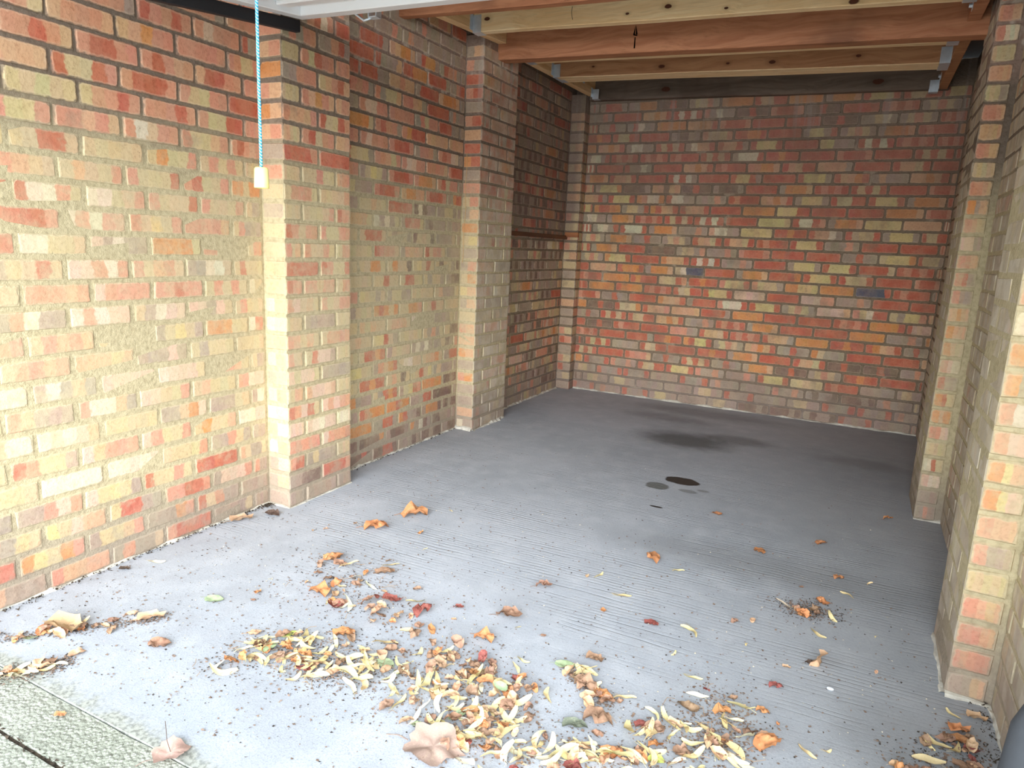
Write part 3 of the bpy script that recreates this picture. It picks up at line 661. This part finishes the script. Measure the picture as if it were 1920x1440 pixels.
# pull cord
pc = bpy.data.objects.new('pull_cord', None); C.objects.link(pc); pc.location = (0, 0, 0)
px, py = .927, 1.20
tag(pc, 'blue and white braided pull cord with a pale yellow handle hanging from the door', 'pull cord')
t = NT('blue_white_braid'); q = t.sep(t.pos())
a = t.math('SINE', t.math('ADD', t.math('MULTIPLY', q[2], 900), t.math('MULTIPLY', q[0], 900)))
t.bump(a, .6, .001)
BRAID = t.done(t.mix(t.ramp(a, -.1, .35), S(60, 176, 226), S(196, 236, 250)), .6)
bm = bmesh.new(); tube(bm, [(px, py, 1.292), (px-.001, py, 1.5), (px-.001, py, 1.7), (px, py, dz(px, py)+.01)], .0034, 10)
mesh_obj('cord', bm, BRAID, pc, True)
t = NT('yellow_plastic'); YEL = t.done(t.mix(t.ramp(t.noise(t.pos(), 20), .3, .7), S(252, 240, 160), S(252, 230, 120)), .3, 0, .6)
bm = bmesh.new(); prof = [(.003, .046), (.0125, .046), (.0148, .0435), (.0155, .040), (.0168, .003), (.0164, .0008), (.0155, 0), (.013, 0), (.0125, .006), (.004, .007)]
rings = [[bm.verts.new((px+r*math.cos(k*math.pi/16), py+r*math.sin(k*math.pi/16), 1.248+z)) for k in range(32)] for r, z in prof]
for a_, b_ in zip(rings, rings[1:]):
    for k in range(32): bm.faces.new((a_[k], a_[(k+1) % 32], b_[(k+1) % 32], b_[k]))
bmesh.ops.recalc_face_normals(bm, faces=bm.faces)
mesh_obj('handle', bm, YEL, pc, True)

# batten across the rear bay
BAT = wood_material('old_batten', S(112, 74, 50), S(84, 54, 38), [], axis='y')
bt = mesh_obj('wooden_batten', boxbm(.006, .034, Y2E+.002, Y3-.004, 1.213, 1.243, bevel=.002), BAT)
tag(bt, 'brown wooden batten fixed along the sooty rear bay of the left wall', 'batten')
bt2 = mesh_obj('wooden_block', boxbm(.02, P+.012, Y3-.03, Y3-.007, 1.232, 1.268, bevel=.002), wood_material('block_wood', S(170, 110, 70), S(140, 84, 52), []))
tag(bt2, 'short orange-brown wooden block on the corner pier at the end of the batten', 'wooden block')
# loose string on the second pier
STR = simple('tan_string', S(222, 184, 130), .8)
bm = bmesh.new(); tube(bm, [(.031+.004*math.sin(i*1.1)-.010*max(0, i-9)/5, Y2-.008, 1.66-.045*i) for i in range(15)], .0014, 5)
o = mesh_obj('loose_string', bm, STR, None, True); tag(o, 'thin tan string hanging down the corner of the second left pier', 'string')
# dark rubber post by the right wall
RUB = simple('dark_grey_rubber', S(66, 68, 72), .6, 0, .4, .35, 10, .3, 60)
bm = bmesh.new(); bx, by = 2.535, 1.30
tube(bm, [(bx, by, 0), (bx, by, .13), (bx+.002, by, .29), (bx+.004, by+.002, .395), (bx+.007, by+.003, .435), (bx+.009, by+.004, .452), (bx+.010, by+.004, .458)], [.046, .044, .042, .038, .028, .015, .004], 18)
o = mesh_obj('rubber_post', bm, RUB, None, True); tag(o, 'dark grey rounded rubber post standing by the right wall at the bottom corner', 'post')
bm = bmesh.new(); bmesh.ops.create_icosphere(bm, subdivisions=2, radius=.008); bmesh.ops.scale(bm, vec=(1.2, .8, .45), verts=bm.verts); bmesh.ops.translate(bm, vec=(2.247, 1.909, .003), verts=bm.verts)
o = mesh_obj('white_pebble', bm, simple('white_stone', S(226, 232, 240), .5), None, True); tag(o, 'small white oval pebble alone on the floor near the right pier', 'pebble')

# ================================================================ leaves
def leaf_mat(name, stripe=.3):
    t = NT(name); oi = t.n('ShaderNodeObjectInfo'); tc = t.n('ShaderNodeTexCoord')
    oc = t.vm('ADD', tc.outputs['Object'], t.comb(t.math('MULTIPLY', oi.outputs['Random'], 9), 0, 0))
    n = t.noise(oc, 45, 4, .7); n2 = t.noise(oc, 14, 3)
    c = t.mix(t.math('MULTIPLY', t.ramp(n, .4, .7), stripe), oi.outputs['Color'], t.mix(.55, oi.outputs['Color'], S(90, 56, 36)))
    c = t.mix(t.math('MULTIPLY', t.ramp(n2, .5, .75), stripe), c, t.mix(.5, oi.outputs['Color'], S(240, 220, 180)))
    t.bump(n, .4, .001)
    return t.done(c, .75, 0, .25)
LEAF = leaf_mat('dry_leaf')
def leaf_mesh(kind, k, part='all'):
    rs = random.Random(k*31+len(kind)); bm = bmesh.new()
    if kind == 'bract':                    # long tongue-shaped bract with a thin stalk
        n = 9; bend = rs.uniform(.5, 2.1)*rs.choice((-1, 1)); curl = rs.uniform(-.6, 1.2); tw = rs.uniform(-1.6, 1.6); prev = None; wmax = rs.uniform(.085, .14)
        for i in range(n+1):
            s = i/n; ang = bend*(s-.5)
            cx = s-.5; cy = bend*.28*(s-.5)**2*2
            w = wmax*math.sin(math.pi*min(1, max(.03, s*.93+.05)))**.55
            z = .10+.35*curl*(s-.5)**2 + .03*math.sin(s*9+k); tt = tw*(s-.5)
            cup = .035
            row = []
            for j in (-1, 0, 1):
                d = Vector((-math.sin(ang)*w*j, math.cos(ang)*w*j*math.cos(tt), w*j*math.sin(tt) + (cup if j else 0)))
                row.append(bm.verts.new(Vector((cx, cy, z))+d))
            if prev:
                for j in range(2): bm.faces.new((prev[j], row[j], row[j+1], prev[j+1]))
            prev = row
        desc = ('strongly curved' if abs(bend) > 1.5 else 'curved' if abs(bend) > 1.0 else 'nearly straight') + (' twisted' if abs(tw) > .9 else '')
        if part == 'blade': pass
        else: tube(bm, [(-.1, bend*.02, .10), (-.3, bend*.02+.05, .12), (-.55, bend*.1+.10, .06)], .006, 4)
    else:
        lobes = {'maple': 5, 'brown': 0, 'round': 0, 'curl': 0}[kind]
        n = 10; m = 30 if kind == 'maple' else 16; crump = {'maple': .12, 'brown': .30, 'round': .10, 'curl': .22}[kind]
        roll = {'maple': .9, 'brown': rs.uniform(.6, 2.0), 'round': .5, 'curl': rs.uniform(2.2, 3.6)}[kind]
        def P2(r, th):
            if lobes: R = .41+.085*(1-abs(math.sin(th*2.5)))**1.1+.012*math.sin(th*23)
            else: R = .5/math.sqrt((math.cos(th))**2+(math.sin(th)/.62)**2)*(1-.10*math.cos(th))
            R *= 1+.07*math.sin(th*11+k)+.05*math.sin(th*17+2*k)
            x = r*R*math.cos(th); y = r*R*math.sin(th)
            z = crump*(noise.noise(Vector((x*3.2+k*5, y*3.2, k)))+.5*noise.noise(Vector((x*8+k, y*8, 3))))
            z += .05*abs(y)/.5                        # midrib fold
            a = y*roll; rad_ = 1/roll
            y2 = math.sin(a)*rad_; z2 = (1-math.cos(a))*rad_ + z
            return (x, y2, z2)
        c0 = bm.verts.new(P2(0, 0)); prev = None
        for i in range(1, 5):
            ring = [bm.verts.new(P2(i/4, j*2*math.pi/m)) for j in range(m)]
            for j in range(m):
                if prev: bm.faces.new((prev[j], ring[j], ring[(j+1) % m], prev[(j+1) % m]))
                else: bm.faces.new((c0, ring[j], ring[(j+1) % m]))
            prev = ring
        desc = {'brown': 'tightly folded' if roll > 1.4 else 'half folded', 'curl': 'rolled', 'round': 'cupped', 'maple': 'broad'}[kind]
        if part == 'blade': pass
        else: tube(bm, [(-.44, 0, .05), (-.62, .04, .06), (-.8, .02, .03)], .010, 4)
    zs = min(v.co.z for v in bm.verts)
    for v in bm.verts: v.co.z -= zs
    me = bpy.data.meshes.new('leaf'); bm.to_mesh(me); bm.free()
    for p_ in me.polygons: p_.use_smooth = True
    me.materials.append(LEAF); me['desc'] = desc; return me
LM = {k: [leaf_mesh(k, i) for i in range(n)] for k, n in (('bract', 10), ('brown', 8), ('maple', 3), ('round', 4), ('curl', 5))}
LB = {k: [leaf_mesh(k, i, 'blade') for i in range(len(v))] for k, v in LM.items()}
def stalk_mesh(pts, r):
    bm = bmesh.new(); tube(bm, pts, r, 5); me = bpy.data.meshes.new('stalk'); bm.to_mesh(me); bm.free(); me.materials.append(LEAF); return me
STALK = {'bract': stalk_mesh([(-.1, .01, .10), (-.3, .06, .12), (-.58, .12, .05)], .007)}
for k_ in ('brown', 'maple', 'round', 'curl'): STALK[k_] = stalk_mesh([(-.42, 0, .06), (-.60, .04, .07), (-.8, .02, .03)], .010)
COL = {'maple': S(168, 140, 126), 'brown': S(150, 118, 96), 'orange': S(190, 130, 86), 'red': S(138, 76, 70), 'green': S(158, 176, 138), 'greydark': S(104, 114, 100),
       'lime': S(198, 206, 112), 'tan': S(198, 160, 128), 'bract': S(222, 202, 150), 'whitebract': S(226, 218, 188), 'dark': S(84, 68, 60)}
SHAPE = {'maple': 'maple', 'brown': 'brown', 'orange': 'brown', 'red': 'brown', 'green': 'round', 'greydark': 'curl', 'lime': 'round', 'tan': 'curl', 'bract': 'bract', 'whitebract': 'bract', 'dark': 'curl'}
def put_leaf(x, y, kind, ln, ang, label, group=None, z=.001, tilt=.12, rs=random, parts=False):
    nm = {'bract': 'leaf_bract', 'whitebract': 'leaf_bract'}.get(kind, 'fallen_leaf')
    me = rs.choice((LB if parts else LM)[SHAPE[kind]])
    o = bpy.data.objects.new(nm, me); C.objects.link(o)
    o.location = (x, y, z); o.rotation_euler = (rs.uniform(-tilt, tilt), rs.uniform(-tilt, tilt), ang)
    s = ln; o.scale = (s, s*rs.uniform(.9, 1.1), s*rs.uniform(.7, 1.1))
    j = rs.uniform(.88, 1.1); o.color = tuple(min(1, c*j*rs.uniform(.95, 1.05)) for c in COL[kind]) + (1,)
    if parts:
        st = bpy.data.objects.new('stalk', STALK[SHAPE[kind]]); C.objects.link(st); st.parent = o
        st.color = tuple(c*.55 for c in o.color[:3]) + (1,)
    size = 'large' if ln > .06 else 'medium' if ln > .042 else 'small'
    if ln < .03: size = 'tiny'
    lab = label.replace('@', size+' '+me['desc'])
    if len(lab.split()) > 15: lab = label.replace('@', me['desc'])
    if len(lab.split()) > 15: lab = label.replace('@', size).replace(' of the floor', '')
    tag(o, lab, 'leaf', group); return o
for l in """0.947|0.875|maple|0.086|63|large crumpled brown leaf with an upright stalk beside the gritty driveway edge
1.441|1.180|maple|0.147|10|large flat mauve-brown leaf at the near end of the main leaf drift
0.956|1.676|red|0.062|4|rounded dark red leaf behind the left leaf drift
0.479|1.387|green|0.065|13|pale green leaf lying alone on the bare floor left of the drifts
1.147|1.388|green|0.061|0|rounded mid green leaf between the two leaf drifts
1.583|1.640|green|0.060|22|slim pale green rolled leaf right of the main drift
1.697|1.419|greydark|0.064|15|dark grey-green curled leaf beside a pointed brown leaf
1.740|1.466|brown|0.076|0|pointed brown leaf standing up beside a grey-green leaf
1.333|1.777|brown|0.085|12|curled brown leaf with a stalk lying alone above the main drift
0.556|2.111|orange|0.101|32|orange-brown leaf lying alone in front of the first left pier
0.599|1.813|orange|0.076|55|orange-brown leaf with a pale edge in the upper leaf trail
0.827|1.818|brown|0.072|21|dry curled brown leaf high in the scattered trail
0.733|1.592|orange|0.085|-7|split orange-brown leaf left of the dark red leaves
0.831|1.552|red|0.062|-12|small dark red leaf left of the rounded red one
0.964|1.441|orange|0.070|14|plain orange-brown leaf just above the left drift
1.814|1.372|orange|0.066|15|round glossy orange-brown leaf at the near edge of the floor
1.870|1.389|orange|0.043|0|orange leaf beside a yellow-green leaf at the near edge
1.905|1.406|lime|0.043|23|yellow-green leaf at the near edge of the floor
1.928|1.627|brown|0.057|-3|grey-brown folded leaf above the right-hand drift
1.608|2.440|orange|0.083|-59|small folded orange-brown leaf alone in mid floor
1.345|2.013|brown|0.058|22|small crumpled brown leaf alone in mid floor
2.219|2.013|tan|0.097|-84|tan rolled leaf standing on end toward the right pier
1.734|1.977|red|0.049|-16|dark red-brown leaf with a yellow edge right of centre
1.648|1.702|brown|0.056|-3|ring-shaped curled brown leaf beside yellow bracts
2.197|2.193|bract|0.061|-42|single yellow bract below the orange fragment on the right
1.851|2.009|bract|0.065|-33|yellow bract with a small nut, right of the dark red-brown leaf
1.594|2.102|bract|0.064|22|single cream bract lying alone in mid floor
1.711|2.396|bract|0.044|31|small cream curved bract below the folded orange leaf
1.908|1.765|bract|0.050|4|pale bract with two wings above the grey-brown folded leaf
2.115|1.844|red|0.040|14|dark brown-red leaf toward the right pier
2.156|2.293|orange|0.044|-1|bright orange leaf fragment with a yellow edge on the right
2.277|2.532|bract|0.050|-30|small pale bract farthest right on the bare floor
2.544|1.890|orange|0.052|18|orange leaf in front of the near right pier
2.548|1.842|orange|0.057|-7|larger orange-brown leaf below the orange one at the right pier
2.535|1.957|bract|0.042|-43|yellow pointed bract at the foot of the near right pier
2.591|1.968|tan|0.048|2|tan leaf in the corner by the near right pier
2.124|1.592|orange|0.074|48|orange and yellow leaf alone right of the near drifts
2.208|1.611|bract|0.053|-38|orange-yellow bract at the near edge toward the right
0.267|1.053|tan|0.117|9|tan folded leaf in the thin row by the left wall
0.416|1.218|tan|0.079|53|tan leaf at the inner end of the row by the left wall
0.406|1.000|tan|0.044|76|smooth tan leaf below the row by the left wall
0.558|1.137|brown|0.071|15|dull brown leaf alone between the left wall and the left drift
0.766|1.240|whitebract|0.049|60|white bract pointing out of the left drift
0.059|1.879|tan|0.094|60|crumpled tan leaf against the left wall by the first pier
0.118|1.985|dark|0.066|9|dark shrivelled leaf at the foot of the first left pier
0.101|1.454|whitebract|0.063|21|cream curled bract near the foot of the left wall
0.824|1.364|lime|0.045|78|lime green leaf tip on the left drift
1.081|1.667|red|0.072|74|thin dark red curled leaf right of the rounded red leaf
1.326|1.634|orange|0.066|-1|yellow-orange leaf at the top corner of the main drift
1.870|1.498|brown|0.055|7|pale brown leaf right of the pointed brown leaf
1.842|1.503|red|0.038|15|dull red leaf in the right-hand drift
2.097|1.714|orange|0.035|-4|small red-orange leaf above the lone orange and yellow leaf
2.006|1.661|orange|0.048|30|orange leaf at the top of the right-hand drift
1.719|1.558|orange|0.064|-28|orange-brown leaf at the lower end of the diagonal trail
1.668|1.575|brown|0.068|-16|dark brown leaf in the diagonal trail
0.062|1.372|dark|0.038|32|dark clump of dirt and leaf against the left wall
0.617|0.832|orange|0.029|29|small orange-brown leaf on the gritty driveway
1.767|1.587|bract|0.059|26|broad pale bract between the diagonal trail and right-hand drift
2.191|2.011|dark|0.033|31|tiny dark leaf beside the standing tan leaf
1.468|1.595|bract|0.046|-15|small cream bract just right of the main drift
0.611|2.309|orange|0.114|46|long orange-brown leaf scrap in front of the second left pier
1.732|3.050|orange|0.046|4|small orange leaf near the oil spots
2.421|3.426|orange|0.046|32|small brown leaf at the foot of the far right pier
1.958|2.727|orange|0.061|-52|small tan leaf in the shaded right half of the floor
2.168|2.961|orange|0.051|33|small orange-brown leaf in the shaded right half near the wall
2.242|2.654|orange|0.041|32|small brown leaf in shade left of the near right pier
1.479|2.202|bract|0.053|75|tiny yellow bract left of the folded orange leaf
1.166|1.746|red|0.035|22|small dark leaf alone above the main drift""".strip().split('\n'):
    x, y, k, ln, ang, lab = l.split('|')
    o = put_leaf(float(x), float(y), k, float(ln)*1.02, math.radians(float(ang)), lab, z=.0005, tilt=.05, parts=True)
    if 'upright stalk' in lab:
        bm = bmesh.new(); tube(bm, [(0, 0, .1), (-.05, .05, .5), (-.02, .3, 1.0)], .008, 5); mesh_obj('stalk', bm, simple('dark_stalk', S(70, 50, 40)), o)
    if 'standing on end' in lab: o.rotation_euler = (.2, -1.15, -.6); o.location.z = .008
def along(pts, t_):
    k = min(len(pts)-2, int(t_*(len(pts)-1))); f = t_*(len(pts)-1)-k
    return pts[k][0]+(pts[k+1][0]-pts[k][0])*f, pts[k][1]+(pts[k+1][1]-pts[k][1])*f
GROUPS = [
 # spine, spread, bracts, brown/orange, phrase
 ([(.79,1.16),(.83,1.30),(.94,1.35),(1.10,1.36)], .045, 34, 20, 'the left leaf drift'),
 ([(.91,1.24),(1.02,1.27),(1.10,1.31),(1.17,1.36)], .035, 30, 10, 'the left leaf drift'),
 ([(1.15,1.48),(1.33,1.50),(1.46,1.45),(1.55,1.42)], .050, 14, 44, 'the main leaf drift'),
 ([(1.24,1.36),(1.35,1.33),(1.46,1.32),(1.54,1.30)], .062, 52, 42, 'the main leaf drift'),
 ([(1.46,1.22),(1.58,1.25),(1.70,1.31),(1.82,1.34),(1.9,1.37)], .035, 40, 24, 'the near-edge drift'),
 ([(1.60,1.62),(1.67,1.585),(1.74,1.53)], .014, 4, 10, 'the short diagonal leaf trail'),
 ([(1.80,1.50),(1.90,1.49),(1.99,1.53),(2.03,1.45)], .050, 24, 16, 'the right-hand leaf drift'),
 ([(1.97,1.76),(2.02,1.62),(2.04,1.55)], .040, 9, 6, 'the right-hand leaf drift'),
 ([(.62,1.78),(.78,1.70),(.90,1.64),(1.0,1.56)], .075, 10, 26, 'the scattered leaf trail'),
 ([(.16,.93),(.26,1.04),(.36,1.15),(.44,1.24)], .012, 3, 20, 'the thin row by the left wall'),
 ([(.33,.84),(.39,.90),(.42,.96)], .016, 8, 6, 'the bottom left heap'),
 ([(2.44,1.66),(2.52,1.74),(2.58,1.86)], .035, 5, 20, 'the near right pier heap'),
 ([(2.09,2.32),(2.23,2.36)], .03, 2, 6, 'the scraps at mid right'),
]
rs = random.Random(11)
EXT = {}
for pts, sp, nb, nr, ph in GROUPS:
    e = EXT.setdefault(ph, [9, -9, 9, -9])
    for x, y in pts: e[0] = min(e[0], x-sp*.6); e[1] = max(e[1], x+sp*.6); e[2] = min(e[2], y-sp*.6); e[3] = max(e[3], y+sp*.6)
def where(x, y, ph):
    e = EXT[ph]; u = (x-e[0])/(e[1]-e[0]); v = (y-e[2])/(e[3]-e[2])
    return ('left end' if u < .25 else 'left half' if u < .5 else 'right half' if u < .75 else 'right end') + (', near side,' if v < .5 else ', far side,')
for pts, sp, nb, nr, ph in GROUPS:
    for i in range(nb+nr):
        x, y = along(pts, rs.random()); dx, dy = rs.gauss(0, sp), rs.gauss(0, sp)
        x += dx; y += dy; x = max(.03, min(2.56, x))
        if y > 2.00 and x > 2.46: continue
        den = math.exp(-(dx*dx+dy*dy)/(2*sp*sp)); z = .001+(rs.random()*.022*den if sp > .03 else .002)
        w = where(x, y, ph)
        if i < nb:
            k = 'whitebract' if rs.random() < .2 else 'bract'; cn = 'pale yellow' if k == 'bract' else 'cream'
            put_leaf(x, y, k, rs.uniform(.038, .078), rs.uniform(0, 6.28), '@ '+cn+' bract, '+w+' '+ph.replace('the near right pier heap', 'right pier heap'), cn+' bracts in '+ph, z, .35, rs)
        else:
            k = rs.choice(['brown', 'brown', 'orange', 'brown', 'tan', 'red' if rs.random() < .3 else 'brown', 'green' if rs.random() < .12 else 'tan'])
            cn = {'brown': 'brown', 'orange': 'orange-brown', 'tan': 'tan', 'red': 'dark red', 'green': 'greenish'}[k]
            put_leaf(x, y, k, rs.uniform(.022, .052), rs.uniform(0, 6.28), '@ '+cn+' scrap, '+w+' '+ph.replace('the near right pier heap', 'right pier heap'), cn+' leaf scraps in '+ph, z, .45, rs)
for i in range(46):                                        # singles blown over the open floor
    x, y = rs.uniform(.35, 2.40), 1.3+abs(rs.gauss(0, .75))
    if y > 2.0 and x > 2.40: continue
    k = rs.choice(['bract', 'orange', 'brown', 'tan'])
    nm = {'bract': 'yellow bract', 'orange': 'orange leaf scrap', 'brown': 'brown leaf scrap', 'tan': 'tan leaf scrap'}[k]
    wx = 'left' if x < 1.0 else 'middle' if x < 1.7 else 'right'; wy = 'front' if y < 1.8 else 'centre' if y < 2.6 else 'rear'
    put_leaf(x, y, k, rs.uniform(.014, .03), rs.uniform(0, 6.28), '@ '+nm+' alone on bare floor, '+wy+' '+wx, nm+'s scattered on the open floor', .001, .2, rs)

# crumbs of leaf and dirt nobody could count
def crumbs(name, col, n, spots, size, seedv, label, cat):
    rs = random.Random(seedv); bm = bmesh.new()
    for i in range(n):
        if rs.random() < .72 and spots:
            pts, sp, *_ = rs.choice(spots); x, y = along(pts, rs.random()); x += rs.gauss(0, sp*1.25); y += rs.gauss(0, sp*1.25)
        else: x, y = rs.uniform(.05, 2.5), .95+abs(rs.gauss(0, 1.0))
        if x < .02 or x > 2.6 or y > 5.2 or (x < .14 and (2.05 < y < 2.5 or 3.6 < y < 4.1)) or (x > 2.5 and (2.0 < y < 2.45 or y > 3.4)): continue
        r = rs.uniform(*size); a = rs.uniform(0, 6.28); e = rs.uniform(.3, 1)
        vv = [bm.verts.new((x+r*math.cos(a+t_)*(1 if k % 2 else e), y+r*math.sin(a+t_)*(1 if k % 2 else e), .0006+rs.random()*r*.8)) for k, t_ in enumerate((0, 1.9, 3.3, 4.8))]
        bm.faces.new(vv[:3]); bm.faces.new((vv[0], vv[2], vv[3]))
    o = mesh_obj(name, bm, simple(name+'_colour', col, .9, 0, .1, .6, 200)); o['kind'] = 'stuff'; tag(o, label, cat)
crumbs('leaf_crumbs', S(132, 112, 98), 8500, GROUPS, (.0015, .0052), 21, 'brown crumbs of broken leaf strewn through and around the drifts', 'leaf litter')
crumbs('dark_grit', S(70, 62, 56), 2600, GROUPS[8:]+GROUPS[:2], (.0015, .004), 22, 'dark specks of dirt scattered over the concrete floor', 'grit')
crumbs('pale_grit', S(216, 204, 180), 1000, [], (.0015, .0035), 23, 'pale specks of mortar scattered over the concrete floor', 'grit')
rs = random.Random(31); bm = bmesh.new()
for i in range(150):                                       # bare flower stalks and twigs tangled in the drifts
    pts, sp, *_ = rs.choice(GROUPS[:9]); x, y = along(pts, rs.random()); x += rs.gauss(0, sp); y += rs.gauss(0, sp); a = rs.uniform(0, 6.28); L = rs.uniform(.015, .05); b = rs.uniform(-.6, .6)
    if x < .03: continue
    z0 = rs.uniform(.002, .012)
    tube(bm, [(x, y, z0), (x+L*.5*math.cos(a), y+L*.5*math.sin(a), z0+rs.uniform(0, .012)), (x+L*math.cos(a+b), y+L*math.sin(a+b), z0+rs.uniform(-.001, .012))], .0007, 4)
o = mesh_obj('twigs', bm, simple('twig_brown', S(138, 112, 84), .9)); o['kind'] = 'stuff'; tag(o, 'thin pale brown stalks tangled through the leaf drifts', 'twigs')
# dirt swept against the wall feet
rs = random.Random(5); bm = bmesh.new()
for i in range(900):
    seg = rs.random()
    if seg < .45: y = rs.uniform(.9, Y1); x = .004+abs(rs.gauss(0, .014))
    elif seg < .6: x = .01+abs(rs.gauss(0, .02)); y = Y1-.01-abs(rs.gauss(0, .03))
    elif seg < .8: y = rs.uniform(Y1E, Y2); x = .006+abs(rs.gauss(0, .012))
    else: x = W-.01-abs(rs.gauss(0, .02)); y = rs.uniform(1.45, YR2)
    r = rs.uniform(.0015, .006)
    vv = [bm.verts.new((x+rs.uniform(-1, 1)*r, y+rs.uniform(-1, 1)*r, abs(rs.uniform(0, 1))*r*1.6+.0004)) for _ in range(4)]
    for f in ((0,1,2),(0,2,3),(0,3,1),(1,3,2)): bm.faces.new([vv[k] for k in f])
o = mesh_obj('wall_foot_dirt', bm, DIRT); o['kind'] = 'stuff'; tag(o, 'dark dirt gathered along the feet of the side walls', 'dirt')
